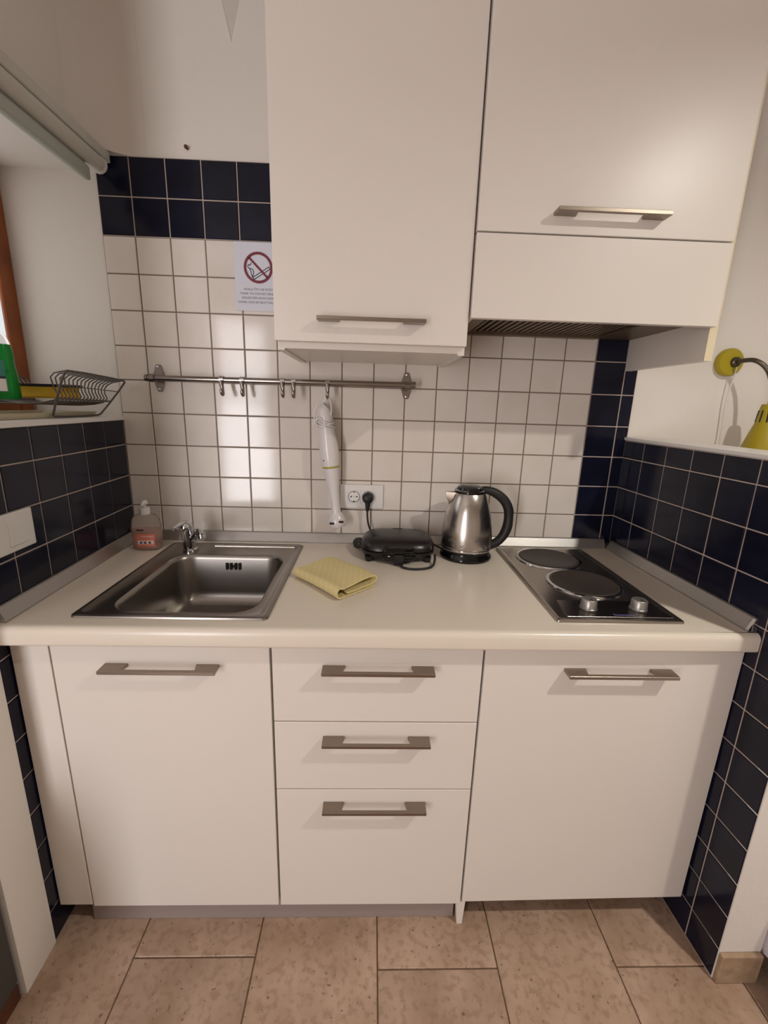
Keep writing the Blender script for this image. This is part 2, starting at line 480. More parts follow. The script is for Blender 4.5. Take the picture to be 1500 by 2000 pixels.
# right side: low partition -----------------------------------------------------
YR = YN_R
wr = MB().prism([(xr(0.008) + 0.008, 0.008), (1.262, 0.008), (1.262, YR), (xr(YR) + 0.002, YR)], 'z', 0, 1.25)
wall_right = structure(wr.build('wall_right', 'plaster'), 'low plastered partition tiled in navy on the kitchen side')
rv = [-(0.1030 + 0.1 * i) for i in range(6)]
def right_rows(u):
    rows = [(row(-1), 1.2485)] + [(row(r), row(r + 1)) for r in range(-5, -1)]
    if u < -0.39: rows += [(row(r), row(r + 1)) for r in range(-13, -5)]
    return [(max(a, 0.002), b) for a, b in rows if b > 0.012]
us = [-0.001] + rv[:6] + [YR + 0.001]
us = sorted(set(us), reverse=True)
for u0, u1 in zip(us, us[1:]):
    for z0, z1 in right_rows((u0 + u1) / 2):
        w, h = u0 - u1 - GJ, z1 - z0 - GJ
        if h < 0.006 or w < 0.006: continue
        u = (u0 + u1) / 2
        put_tile(wall_right, tile_mesh(w, h, 'blue_tile'), (xr(u), u, (z0 + z1) / 2), -math.pi / 2 + math.atan(0.0344))
MB().prism([(xr(0) + 0.0022, 0.0), (1.18, 0.0), (1.18, YR + 0.0015), (xr(YR) + 0.0022, YR + 0.0015)], 'z', 0, 1.2485).build('grout', 'grout_light', wall_right)
structure(MB().prism([(xr(0.008) - 0.002, 0.008), (1.268, 0.008), (1.268, YR - 0.006), (xr(YR) - 0.002, YR - 0.006)], 'z', 1.25, 1.2595, 0.002).build('trim_3', 'white_plastic'), 'white ledge on top of the low navy tiled partition')
structure(MB().box(1.160, 1.262, YR - 0.012, YR, 0.0, 0.088, 0.003).build('baseboard_right', 'skirting'), 'beige stone skirting at the end of the partition')

# rest of the room behind the camera -----------------------------------------------
structure(MB().box(2.75, 2.85, -3.3, 0.14, 0, HEI).build('wall_right_room', 'plaster'), 'far wall beyond the bed')
structure(MB().box(-2.12, -1.25, -3.12, -3.0, 0, HEI).box(-0.69, 2.85, -3.12, -3.0, 0, HEI).box(-1.25, -0.69, -3.12, -3.0, 2.12, HEI).build('wall_rear', 'plaster'), 'plastered wall behind the photographer')
dr = structure(MB().box(-1.25, -1.215, -3.09, -3.01, 0, 2.12, 0.004).box(-0.725, -0.69, -3.09, -3.01, 0, 2.12, 0.004)
               .box(-1.215, -0.725, -3.09, -3.01, 2.08, 2.12, 0.004).box(-1.215, -0.725, -3.09, -3.01, 0, 0.10, 0.004).build('door_1', 'wood'), 'glazed door with a brown wooden frame')
MB().box(-1.217, -0.723, -3.052, -3.048, 0.09, 2.085).build('pane', 'glass', dr)

LPX, LPY = 1.55, -1.42
cl = thing('ceiling_spotlight', (LPX, LPY, HEI), 'short white cylinder spotlight on the ceiling', 'lamp')
MB().lathe([(0.040, -0.0005), (0.040, -0.114), (0.042, -0.117), (0.045, -0.115), (0.045, -0.0005)], (LPX, LPY, HEI), cap0=False, cap1=False).build('housing', 'white_plastic', cl)
MB().lathe([(0.0395, -0.100), (0.030, -0.1005), (0.001, -0.101)], (LPX, LPY, HEI), cap0=False, cap1=True).build('lens', 'globe', cl)

# ------------------------------------------------------------------ fitted kitchen: base units
YD = -0.575                         # front of the base unit doors
DT = 0.018
# one handle shape, shared
def handle_mesh(Lh, width=0.05, depth=0.032, h=0.008):
    b = MB()
    hl = Lh / 2
    b.prism([(-hl, 0), (-hl + width, 0), (-hl + width - 0.005, -depth + 0.0095), (hl - width + 0.005, -depth + 0.0095),
             (hl - width, 0), (hl, 0), (hl, -depth), (-hl, -depth)], 'z', -h / 2, h / 2, 0.0008, 1)
    me = bpy.data.meshes.new('handle'); b.bm.to_mesh(me); b.bm.free()
    me.materials.append(M['steel_handle'])
    return me
HME = handle_mesh(0.247)
def put_handle(parent, x, y, z):
    o = bpy.data.objects.new('handle', HME)
    COL.objects.link(o); o.parent = parent
    o.location = Vector((x, y, z)) - WORLD[parent.name]
    o['label'] = 'brushed steel bow handle'
    return o

def carcase(parent, x0, x1, y0, y1, z0, z1, t=0.016, top=False):
    b = MB().box(x0, x0 + t, y0, y1, z0, z1).box(x1 - t, x1, y0, y1, z0, z1).box(x0 + t, x1 - t, y0, y1, z0, z0 + t).box(x0 + t, x1 - t, y1 - 0.006, y1, z0 + t, z1)
    if top: b.box(x0 + t, x1 - t, y0, y1 - 0.006, z1 - t, z1)
    return b.build('body', 'laminate', parent, smooth=0)

sc_ = thing('sink_cabinet', (-0.15, -0.3, 0), 'white base cabinet with one door under the steel sink', 'cabinet')
carcase(sc_, -0.388, 0.086, YD + DT + 0.002, -0.03, 0.085, 0.832)
d = MB().box(-0.386, 0.0835, YD, YD + DT, 0.073, 0.822, 0.0015).build('door', 'laminate', sc_)
put_handle(d, -0.150, YD, 0.772)
for x in (-0.34, 0.04): MB().cyl((x, -0.44, 0), (x, -0.44, 0.085), 0.015).build('leg', 'black_matt', sc_)
for x in (-0.34, 0.04): MB().cyl((x, -0.08, 0), (x, -0.08, 0.085), 0.015).build('leg', 'black_matt', sc_)

dc = thing('drawer_cabinet', (0.32, -0.3, 0), 'white base cabinet with three drawers, in the middle', 'cabinet')
carcase(dc, 0.0875, 0.545, YD + DT + 0.002, -0.03, 0.085, 0.832)
# long side panel that reaches the floor as a foot
MB().box(0.5452, 0.5585, YD + DT + 0.002, -0.03, 0.078, 0.832).prism([(0.546, 0.078), (0.5705, 0.078), (0.5665, 0.0), (0.5525, 0.0)], 'y', YD + 0.002, YD + 0.02).build('side_panel', 'laminate', dc, smooth=0)
for z0, z1, hz in ((0.631, 0.822, 0.773), (0.4415, 0.6285, 0.588), (0.073, 0.439, 0.400)):
    d = MB().box(0.0885, 0.5565, YD, YD + DT, z0, z1, 0.0015).build('drawer', 'laminate', dc)
    put_handle(d, 0.3235, YD, hz)
for x in (0.13, 0.50): MB().cyl((x, -0.44, 0), (x, -0.44, 0.085), 0.015).build('leg', 'black_matt', dc)

fc = thing('appliance_cabinet', (0.86, -0.3, 0), 'white base unit with one wide door under the hob', 'cabinet')
MB().box(0.5625, 1.128, -0.552, -0.04, 0.12, 0.828, 0.004).build('body', 'white_plastic', fc)
d = MB().prism([(0.5615, 0.080), (1.1475, 0.092), (1.1515, 0.824), (0.5615, 0.824)], 'y', YD, YD + DT, 0.0015).build('door', 'laminate', fc)
put_handle(d, 0.866, YD, 0.772)
for x in (0.62, 1.07):
    for y in (-0.45, -0.1): MB().cyl((x, y, 0), (x, y, 0.12), 0.018).build('foot', 'black_matt', fc)

fp = MB().box(-0.4695, -0.3895, YD, YD + DT, 0.078, 0.828, 0.0012).build('filler_panel', 'laminate')
tag(fp, 'narrow white filler panel between sink cabinet door and tiled wall', 'panel')
kb = MB().box(-0.405, 0.545, -0.5562, -0.549, 0.0005, 0.083, 0.001).build('kickboard', 'kick')
tag(kb, 'metal kickboard along the floor under sink cabinet and drawers', 'kickboard')

# worktop with cut-outs for sink and hob -------------------------------------------------
def worktop():
    b = bmesh.new()
    zb = 0.834
    xs = ['L', -0.325, 0.062, 0.738, 1.000, 'R']
    ys = [-0.003, -0.072, -0.545, -0.590]
    holes = {(1, 1), (3, 1)}
    def X(x, y): return xl(y) + 0.0005 if x == 'L' else (xr(y) - 0.0005 if x == 'R' else x)
    vt = {}
    def V(i, j, z):
        k = (i, j, z)
        if k not in vt: vt[k] = b.verts.new((X(xs[i], ys[j]), ys[j], z))
        return vt[k]
    filled = {(i, j) for i in range(5) for j in range(3)} - holes
    for i, j in filled:
        b.faces.new((V(i, j, ZT), V(i + 1, j, ZT), V(i + 1, j + 1, ZT), V(i, j + 1, ZT)))
        b.faces.new((V(i, j + 1, zb), V(i + 1, j + 1, zb), V(i + 1, j, zb), V(i, j, zb)))
        for (di, dj, p, q) in ((-1, 0, (i, j), (i, j + 1)), (1, 0, (i + 1, j), (i + 1, j + 1)), (0, -1, (i, j), (i + 1, j))):
            if (i + di, j + dj) not in filled:
                b.faces.new((V(*p, ZT), V(*q, ZT), V(*q, zb), V(*p, zb)))
        if j == 1:
            pass
        if j + 1 < 3 and (i, j + 1) not in filled:
            b.faces.new((V(i, j + 1, ZT), V(i + 1, j + 1, ZT), V(i + 1, j + 1, zb), V(i, j + 1, zb)))
    # rounded front edge, continuing from the front row
    prof = [(-0.590, ZT)]
    r = 0.014
    for k in range(6):
        a = math.radians(90 - 18 * k)
        prof.append((-0.604 + r - r * 1.0 + 0.0 - r * math.cos(a) * 0.0 - 0.0, 0) if False else (-0.592 - r * math.cos(a), ZT - r + r * math.sin(a)))
    for k in range(6):
        a = math.radians(-18 * k)
        prof.append((-0.598 - 0.008 * math.cos(a), zb + 0.008 + 0.008 * math.sin(a)))
    prof.append((-0.590, zb))
    rows = []
    def shift(i):  # the front line runs slightly out towards the sink side
        return {0: -0.006, 5: 0.004}.get(i, -0.006 + 0.010 * i / 5)
    for y, z in prof:
        rr = []
        for i in range(6):
            yy = y + (shift(i) if y < -0.5901 else 0)
            rr.append(b.verts.new((X(xs[i], -0.60), yy, z)))
        rows.append(rr)
    for r0, r1 in zip(rows, rows[1:]):
        for i in range(5): b.faces.new((r0[i], r0[i + 1], r1[i + 1], r1[i]))
    b.faces.new([r[0] for r in rows]); b.faces.new([r[-1] for r in reversed(rows)])
    bmesh.ops.remove_doubles(b, verts=b.verts, dist=0.0006)
    bmesh.ops.recalc_face_normals(b, faces=b.faces)
    m = MB(); m._merge(b)
    return m
wt = worktop().build('worktop', 'worktop', smooth=30)
tag(wt, 'cream laminate worktop with rounded front edge across the base cabinets', 'worktop')

# aluminium sealing strips
def strip_profile():  # (distance from wall, height above worktop)
    return [(0.0, 0.0), (0.020, 0.0), (0.020, 0.004), (0.007, 0.030), (0.004, 0.032), (0.0, 0.032)]
sb = MB()
sb.prism([(-0.0015 - a, ZT + 0.0005 + h) for a, h in strip_profile()], 'x', xl(-0.02) + 0.022, xr(-0.02) - 0.022)
tag(sb.build('sealing_strip', 'alu', smooth=0), 'aluminium sealing strip along the back edge of the worktop', 'trim strip')
def side_strip(xf, sgn, y0, y1):
    b = MB()
    b.loft([[Vector((xf(y) + sgn * (0.001 + a), y, ZT + 0.0005 + h)) for a, h in strip_profile()] for y in (y0, y1)])
    return b
ss = thing('sealing_strip', (xl(-0.3), -0.3, ZT), 'aluminium sealing strip on the worktop against the wall beside the sink', 'trim strip')
side_strip(xl, 1, -0.024, -0.592).build('profile', 'alu', ss, smooth=0)
ss = thing('sealing_strip', (xr(-0.3), -0.3, ZT), 'aluminium sealing strip on the worktop against the partition beside the hob', 'trim strip')
side_strip(xr, -1, -0.024, -0.580).build('profile', 'alu', ss, smooth=0)
side_strip(xr, -1, -0.5805, -0.588).build('end_cap', 'chrome', ss, smooth=0)
MB().box(xr(-0.02) - 0.021, xr(-0.02) - 0.001, -0.022, -0.002, ZT + 0.0005, ZT + 0.022, 0.002).build('corner_piece', 'black_matt', ss)

# ------------------------------------------------------------------ sink
sk = thing('kitchen_sink', (-0.132, -0.31, ZT), 'square inset stainless steel sink with one bowl', 'sink')
def sink_mesh():
    b = MB()
    X0, X1, Y0, Y1 = -0.343, 0.080, -0.566, -0.052
    bx0, bx1, by0, by1 = -0.280, 0.042, -0.536, -0.165
    L_ = [rrect(X0, X1, Y0, Y1, 0.012, ZT + 0.0004), rrect(X0 + 0.001, X1 - 0.001, Y0 + 0.001, Y1 - 0.001, 0.012, ZT + 0.004),
          rrect(X0 + 0.006, X1 - 0.006, Y0 + 0.006, Y1 - 0.006, 0.012, ZT + 0.0065), rrect(X0 + 0.013, X1 - 0.013, Y0 + 0.013, Y1 - 0.013, 0.012, ZT + 0.006),
          rrect(X0 + 0.019, X1 - 0.019, Y0 + 0.017, Y1 - 0.019, 0.012, ZT + 0.002),
          rrect(bx0 - 0.010, bx1 + 0.010, by0 - 0.008, by1 + 0.010, 0.062, ZT + 0.0022), rrect(bx0 - 0.004, bx1 + 0.004, by0 - 0.004, by1 + 0.004, 0.058, ZT + 0.0038),
          rrect(bx0, bx1, by0, by1, 0.055, ZT + 0.001), rrect(bx0 + 0.003, bx1 - 0.003, by0 + 0.003, by1 - 0.003, 0.054, ZT - 0.010),
          rrect(bx0 + 0.010, bx1 - 0.010, by0 + 0.010, by1 - 0.010, 0.052, ZT - 0.110), rrect(bx0 + 0.016, bx1 - 0.016, by0 + 0.016, by1 - 0.016, 0.050, ZT - 0.135),
          rrect(bx0 + 0.034, bx1 - 0.034, by0 + 0.034, by1 - 0.034, 0.045, ZT - 0.150), rrect(bx0 + 0.11, bx1 - 0.11, by0 + 0.13, by1 - 0.13, 0.045, ZT - 0.1545)]
    b.loft(L_, cap0=False, cap1=True)
    return b
sink_mesh().build('basin', 'steel_bowl', sk, smooth=40)
cx, cy = -0.113, -0.35
MB().lathe([(0.042, 0), (0.044, 0.002), (0.040, 0.0035), (0.034, 0.001), (0.002, 0.0005)], (cx, cy, ZT - 0.1545), n=28).build('drain', 'chrome', sk)
ov = MB()
for i, x in enumerate((-0.138, -0.126, -0.112, -0.100)):
    ov.box(x, x + 0.007, -0.1765, -0.1700, ZT - 0.040, ZT - 0.019, 0.001, 1)
ov.box(-0.118, -0.110, -0.1765, -0.1700, ZT - 0.033, ZT - 0.026, 0.001, 1)
ov.build('overflow_slots', 'hole', sk)
# long bead pressed into the ledge behind the bowl
MB().tube([(-0.20, -0.078, ZT + 0.003), (0.055, -0.078, ZT + 0.003)], 0.006, 10).build('rim_bead', 'steel', sk)

# tap -------------------------------------------------------------------
TX, TY = -0.262, -0.122
tp = thing('mixer_tap', (TX, TY, ZT + 0.002), 'small chrome mixer tap at the back corner of the sink', 'tap')
MB().lathe([(0.0235, 0.0), (0.0235, 0.006), (0.019, 0.010), (0.0175, 0.045), (0.0195, 0.062), (0.0200, 0.074), (0.015, 0.080)], (TX, TY, ZT + 0.002), (-0.07, -0.06, 1)).build('body', 'chrome', tp)
lv_ = MB().lathe([(0.0205, 0.0), (0.0215, 0.006), (0.020, 0.014), (0.012, 0.021), (0.002, 0.023)], (TX - 0.006, TY - 0.005, ZT + 0.076), (-0.10, -0.35, 1))
lv_.tube([(TX - 0.008, TY - 0.010, ZT + 0.090), (TX - 0.014, TY - 0.035, ZT + 0.093), (TX - 0.020, TY - 0.062, ZT + 0.088)], [0.010, 0.009, 0.007], 10, 2, flat=0.6)
lv_ = lv_.build('lever', 'chrome', tp)
MB().cyl((TX - 0.009, TY - 0.0245, ZT + 0.084), (TX - 0.009, TY - 0.029, ZT + 0.083), 0.004, n=12).build('marker', 'hole', lv_)
MB().tube([(TX + 0.004, TY, ZT + 0.036), (TX + 0.022, TY - 0.012, ZT + 0.056), (TX + 0.034, TY - 0.024, ZT + 0.072), (TX + 0.050, TY - 0.040, ZT + 0.074), (TX + 0.055, TY - 0.046, ZT + 0.066)], [0.013, 0.012, 0.011, 0.010, 0.010], 14, 2).build('spout', 'chrome', tp)
MB().lathe([(0.0115, 0), (0.0115, 0.012), (0.008, 0.013)], (TX + 0.0545, TY - 0.0455, ZT + 0.068), (0.25, -0.3, -1), n=18).build('aerator', 'chrome', tp)

# ------------------------------------------------------------------ hob
hb = thing('electric_hob', (0.868, -0.30, ZT), 'narrow stainless steel hob with two electric hotplates', 'hob')
HX0, HX1, HY0, HY1 = 0.722, 1.016, -0.556, -0.046
b = MB()
b.loft([rrect(HX0, HX1, HY0, HY1, 0.006, ZT + 0.0004), rrect(HX0 + 0.0008, HX1 - 0.0008, HY0 + 0.0008, HY1 - 0.0008, 0.006, ZT + 0.005),
        rrect(HX0 + 0.004, HX1 - 0.004, HY0 + 0.004, HY1 - 0.004, 0.006, ZT + 0.0075), rrect(HX0 + 0.010, HX1 - 0.010, HY0 + 0.009, HY1 - 0.010, 0.006, ZT + 0.0075),
        rrect(HX0 + 0.016, HX1 - 0.016, HY0 + 0.013, HY1 - 0.016, 0.006, ZT + 0.005)])
b.box(0.752, 0.988, -0.50, -0.075, ZT - 0.038, ZT + 0.003)
b.build('plate', 'steel', hb)
MB().prism([(0.752, -0.538), (1.000, -0.538), (0.990, -0.452), (0.762, -0.452)], 'z', ZT + 0.0048, ZT + 0.0065, 0.0005, 1).build('control_panel', 'hob_dark', hb)
for (px, py, pr) in ((0.862, -0.150, 0.090), (0.884, -0.342, 0.089)):
    p = MB().lathe([(pr, 0.006), (pr, 0.0085), (pr - 0.003, 0.011), (pr - 0.008, 0.0112), (pr - 0.009, 0.0106), (0.030, 0.0104), (0.024, 0.0092), (0.002, 0.0092)], (px, py, ZT), n=48).build('hotplate', 'iron', hb)
    MB().lathe([(pr + 0.010, 0.0050), (pr + 0.009, 0.0075), (pr + 0.004, 0.0092), (pr + 0.0005, 0.0088), (pr, 0.005)], (px, py, ZT), n=48, cap0=False, cap1=False).build('trim_ring', 'chrome', p)
for kx in (0.820, 0.941):
    k = MB().lathe([(0.0195, 0.0066), (0.0195, 0.011), (0.0185, 0.012), (0.0175, 0.030), (0.0155, 0.0325), (0.002, 0.033)], (kx, -0.497, ZT), n=28).build('knob', 'alu', hb)
    MB().box(kx - 0.001, kx + 0.001, -0.513, -0.499, ZT + 0.0328, ZT + 0.0334).build('pointer', 'black_matt', k)
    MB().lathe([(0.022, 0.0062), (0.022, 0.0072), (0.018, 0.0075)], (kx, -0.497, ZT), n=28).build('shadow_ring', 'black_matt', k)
MB().box(0.870, 0.915, -0.531, -0.526, ZT + 0.0062, ZT + 0.0068).box(0.866, 0.8695, -0.530, -0.522, ZT + 0.0062, ZT + 0.0068).build('maker_mark', 'label_blue', hb)

# ------------------------------------------------------------------ upper cabinets
YU = -0.350
TOPU = 2.40
uc = thing('wall_cabinet', (0.29, -0.17, 1.462), 'tall white wall cabinet with one door above the hook rail', 'cabinet')
ub = MB().box(0.070, 0.086, YU + DT + 0.001, -0.001, 1.460, TOPU).box(0.499, 0.515, YU + DT + 0.001, -0.001, 1.460, TOPU)
ub.box(0.086, 0.499, YU + DT + 0.001, -0.001, 1.464, 1.480).box(0.086, 0.499, YU + DT + 0.001, -0.001, TOPU - 0.016, TOPU).box(0.086, 0.499, -0.008, -0.001, 1.48, TOPU - 0.016)
ub.build('body', 'laminate', uc, smooth=0)
d = MB().box(0.0665, 0.5155, YU, YU + DT, 1.4785, TOPU - 0.002, 0.0015).build('door', 'laminate', uc)
put_handle(d, 0.291, YU, 1.526)

hc = thing('hood_cabinet', (0.81, -0.17, 1.465), 'wide white wall cabinet with lift-up door above the hob', 'cabinet')
hbm = MB().box(1.0985, 1.1165, YU + 0.012, -0.001, 1.466, TOPU).box(0.5165, 0.5325, YU + DT + 0.001, -0.001, 1.545, TOPU)
hbm.box(0.5325, 1.0985, YU + DT + 0.001, -0.001, 1.700, 1.716).box(0.5325, 1.0985, YU + DT + 0.001, -0.001, TOPU - 0.016, TOPU).box(0.5325, 1.0985, -0.008, -0.001, 1.716, TOPU - 0.016)
hbm.build('body', 'laminate', hc, smooth=0)
MB().box(1.0975, 1.1170, YU + 0.0095, YU + 0.0118, 1.466, TOPU - 0.001).build('edging', 'laminate_edge', hc)
d = MB().box(0.5195, 1.1000, YU - 0.010, YU + 0.008, 1.7185, TOPU - 0.002, 0.0015).build('lift_door', 'laminate', hc)
put_handle(d, 0.808, YU - 0.010, 1.757)
MB().box(0.5195, 1.1000, YU - 0.010, YU + 0.008, 1.5400, 1.7155, 0.0015).build('fascia', 'laminate', hc)

hd = thing('extractor_hood', (0.815, -0.17, 1.56), 'brown-grey slotted extractor hood hidden under the wall cabinet', 'extractor hood')
hm = MB().box(0.534, 1.097, -0.328, -0.003, 1.575, 1.698).box(0.534, 0.580, -0.328, -0.003, 1.558, 1.575).box(0.985, 1.097, -0.328, -0.003, 1.558, 1.575)
hm.box(0.580, 0.985, -0.328, -0.300, 1.558, 1.575).box(0.580, 0.985, -0.030, -0.003, 1.556, 1.575)
hm.build('housing', 'hood', hd, smooth=0)
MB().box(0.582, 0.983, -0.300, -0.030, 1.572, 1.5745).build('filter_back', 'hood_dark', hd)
for i in range(22):
    x = 0.592 + i * 0.0178
    MB().box(x, x + 0.009, -0.298, -0.032, 1.5635, 1.5705, 0.001, 1).build('slat', 'hood', hd)

# ------------------------------------------------------------------ hook rail
rl = thing('hook_rail', (0.02, 0, 1.398), 'steel kitchen hook rail fixed across the beige tiles', 'rail')
RZ, RY = 1.398, -0.045
MB().cyl((-0.384, RY, RZ), (0.424, RY, RZ + 0.003), 0.0085, n=18).build('bar', 'dark_chrome', rl)
for x in (-0.384, 0.424): MB().cyl((x - 0.004, RY, RZ + (0.003 if x > 0 else 0)), (x + 0.004, RY, RZ + (0.003 if x > 0 else 0)), 0.0105, n=18).build('end_cap', 'dark_chrome', rl)
for x in (-0.366, 0.403):
    pts = []
    for k in range(40):
        a = 2 * math.pi * k / 40
        s_, c_ = math.sin(a), math.cos(a)
        w = 0.0155 - 0.0035 * abs(s_) ** 3 + 0.002 * math.cos(4 * a)
        pts.append((x + w * c_, RZ + 0.002 + 0.044 * s_ * (1 - 0.10 * math.cos(4 * a))))
    br = MB().prism(pts, 'y', -0.006, -0.0008, 0.001, 1).build('bracket', 'dark_chrome', rl)
    MB().cyl((x, -0.005, RZ), (x, RY, RZ), 0.007, n=14).lathe([(0.0125, -0.007), (0.0125, 0.007)], (x, RY, RZ), (1, 0, 0), 18).build('holder', 'dark_chrome', br)
    for dz in (-0.031, 0.035): MB().lathe([(0.004, 0), (0.0035, 0.002), (0.001, 0.003)], (x, -0.006, RZ + dz), (0, -1, 0), 12).build('screw', 'chrome', br)

def hook(x, tilt, label):
    h = thing('rail_hook', (x, RY, RZ), label, 'hook', 'hooks on the steel rail')
    b = MB()
    r = 0.0098
    band = []
    for k in range(11):
        a = math.radians(200 - 22 * k)
        band.append((RY + r * math.cos(a), RZ + 0.001 + r * math.sin(a)))
    outer = [(RY + (y - RY) * 1.16, RZ + (z - RZ) * 1.16) for y, z in band]
    b.prism(band + outer[::-1], 'x', x - 0.0068, x + 0.0068)
    b.build('clip', 'chrome', h)
    c = MB()
    for (pts, w) in (([(RY - 0.0105, RZ - 0.002), (RY - 0.013, RZ - 0.018), (RY - 0.011, RZ - 0.036), (RY - 0.014, RZ - 0.043), (RY - 0.022, RZ - 0.043), (RY - 0.026, RZ - 0.035), (RY - 0.026, RZ - 0.027)], None),):
        P = [Vector((x + tilt * (RZ - z), y, z)) for y, z in pts]
        c.tube(P, [0.0070, 0.0062, 0.0040, 0.0042, 0.0048, 0.0052, 0.0044], 10, 2)
    c.build('arm', 'dark_chrome', h)
    return h
hook(-0.160, 0.15, 'chrome hook at the far end of the rail from the stick blender')
hook(-0.098, 0.12, 'chrome hook second from the sink end of the rail')
hook(0.023, 0.10, 'chrome hook in the close pair, on the sink side')
hook(0.057, 0.05, 'chrome hook in the close pair, nearer the stick blender')
hook(0.160, 0.02, 'chrome hook holding the cord of the white stick blender')

# ------------------------------------------------------------------ stick blender
sbd = thing('stick_blender', (0.165, -0.04, 1.14), 'white stick blender hanging by its cord from the rail', 'blender')
A, Bp = Vector((0.146, -0.048, 1.352)), Vector((0.192, -0.046, 0.948))
ax = (Bp - A).normalized()
def along(h): return A + ax * h
def seg(name, prof, m, parent=sbd):
    return MB().lathe(prof, A, ax, 28).build(name, m, parent)
body = seg('motor_body', [(0.004, 0.012), (0.013, 0.018), (0.020, 0.034), (0.0235, 0.060), (0.0235, 0.085), (0.025, 0.110), (0.0295, 0.140), (0.0305, 0.165), (0.0285, 0.190), (0.0270, 0.205), (0.0268, 0.2065)], 'blender_white')
seg('ring', [(0.0270, 0.2065), (0.0275, 0.2075), (0.0275, 0.2115), (0.0268, 0.2125)], 'olive')
seg('shaft', [(0.0260, 0.2125), (0.0235, 0.235), (0.0175, 0.285), (0.0150, 0.330), (0.0155, 0.352), (0.0165, 0.360)], 'blender_white')
bell = seg('blade_guard', [(0.0165, 0.360), (0.024, 0.372), (0.0295, 0.386), (0.0305, 0.398), (0.0265, 0.406), (0.0250, 0.4065), (0.024, 0.402), (0.002, 0.396)], 'blender_white')
for dx, dz in ((-0.015, 0.0), (0.014, 0.006)):
    c = along(0.392)
    MB().box(c.x + dx - 0.008, c.x + dx + 0.008, c.y - 0.0292, c.y - 0.024, c.z + dz - 0.003, c.z + dz + 0.0035, 0.001, 1).build('slot', 'hole', bell)
c = along(0.188)
MB().lathe([(0.0024, 0), (0.002, 0.002)], (c.x - 0.018, c.y - 0.0225, c.z), (-0.6, -0.8, 0), 10).build('button', 'grey_print', body)
cord = MB()
pts = []
for k in range(64):   # turns wound round the neck
    a = 2 * math.pi * k / 16 + 1.0
    c = along(0.066 + 0.022 * k / 64 + 0.0025 * math.sin(k * 1.3))
    pts.append(c + Vector((0.0268 * math.cos(a), 0.0268 * math.sin(a), 0)))
cord.tube(pts, 0.0023, 6)
cord.build('cord', 'white_plastic', sbd)
top = Vector((0.160, -0.0685, 1.352))
MB().tube([along(0.07) + Vector((-0.026, -0.016, 0)), (0.122, -0.068, 1.275), (0.120, -0.066, 1.305), (0.129, -0.066, 1.337), (0.142, -0.068, 1.342), (0.155, -0.072, 1.328), (0.163, -0.066, 1.322)], 0.0023, 6, 2).build('cord', 'white_plastic', sbd)
MB().tube([(0.140, -0.066, 1.338), (0.150, -0.068, 1.344), (0.160, -0.0685, 1.3585), (0.167, -0.066, 1.350), (0.172, -0.062, 1.334), (0.172, -0.058, 1.312), (0.168, -0.060, 1.292)], 0.0023, 6, 2).build('cord', 'white_plastic', sbd)
MB().tube([(0.118, -0.064, 1.268), (0.124, -0.070, 1.285), (0.135, -0.072, 1.297), (0.146, -0.073, 1.290)], 0.0022, 6, 2).build('cord', 'white_plastic', sbd)
MB().tube([(0.112, -0.062, 1.262), (0.121, -0.068, 1.277), (0.129, -0.066, 1.30)], 0.0022, 6, 2).build('cord', 'white_plastic', sbd)

# ------------------------------------------------------------------ socket
so = thing('double_socket', (0.268, 0, 1.04), 'white double wall socket beside the hanging stick blender', 'socket')
MB().box(0.1955, 0.3405, -0.0085, -0.0008, 0.999, 1.080, 0.003).build('plate', 'white_plastic', so)
for cx in (0.2425, 0.2890):
    ins = MB()
    ins.box(cx - 0.0225, cx + 0.0225, -0.0098, -0.008, 1.0175, 1.0625, 0.0008, 1)
    ins = ins.build('insert', 'white_plastic', so)
    ring = MB().lathe([(0.0195, 0.0), (0.0195, 0.0018), (0.0180, 0.0018), (0.0176, 0.0004)], (cx, -0.0097, 1.040), (0, -1, 0), 32, cap0=False, cap1=False).build('rim', 'grey_print', ins)
    MB().lathe([(0.0176, 0.0), (0.0176, 0.0006)], (cx, -0.0097, 1.040), (0, -1, 0), 32).build('well', 'white_plastic', ins)
    for dx, rr in ((-0.0095, 0.0026), (0, 0.0014), (0.0095, 0.0026)):
        MB().cyl((cx + dx, -0.0100, 1.040), (cx + dx, -0.0107, 1.040), rr, n=12).build('hole', 'hole', ins)
    MB().box(cx - 0.0025, cx + 0.0025, -0.0107, -0.0100, 1.0225, 1.0265).build('earth_clip', 'hole', ins)
    MB().box(cx - 0.002, cx + 0.002, -0.0107, -0.0100, 1.0535, 1.057).build('earth_clip', 'hole', ins)

# ------------------------------------------------------------------ sandwich maker
sm = thing('sandwich_maker', (0.385, -0.13, ZT), 'black sandwich maker lying on the worktop beside the kettle', 'sandwich maker')
def se(cx, cy, a, bb, z, n=44, e=3.2, front=0.0):
    out = []
    for k in range(n):
        t = 2 * math.pi * k / n
        c, s_ = math.cos(t), math.sin(t)
        out.append(Vector((cx + a * math.copysign(abs(c) ** (2 / e), c), cy + bb * math.copysign(abs(s_) ** (2 / e), s_), z)))
    return out
CX, CY = 0.3855, -0.122
lo = MB().loft([se(CX, CY, 0.095, 0.066, ZT + 0.010), se(CX, CY, 0.108, 0.078, ZT + 0.013), se(CX, CY, 0.1135, 0.083, ZT + 0.024), se(CX, CY, 0.114, 0.084, ZT + 0.032), se(CX, CY, 0.112, 0.082, ZT + 0.033)])
lo.build('lower_shell', 'black_plastic', sm, smooth=50)
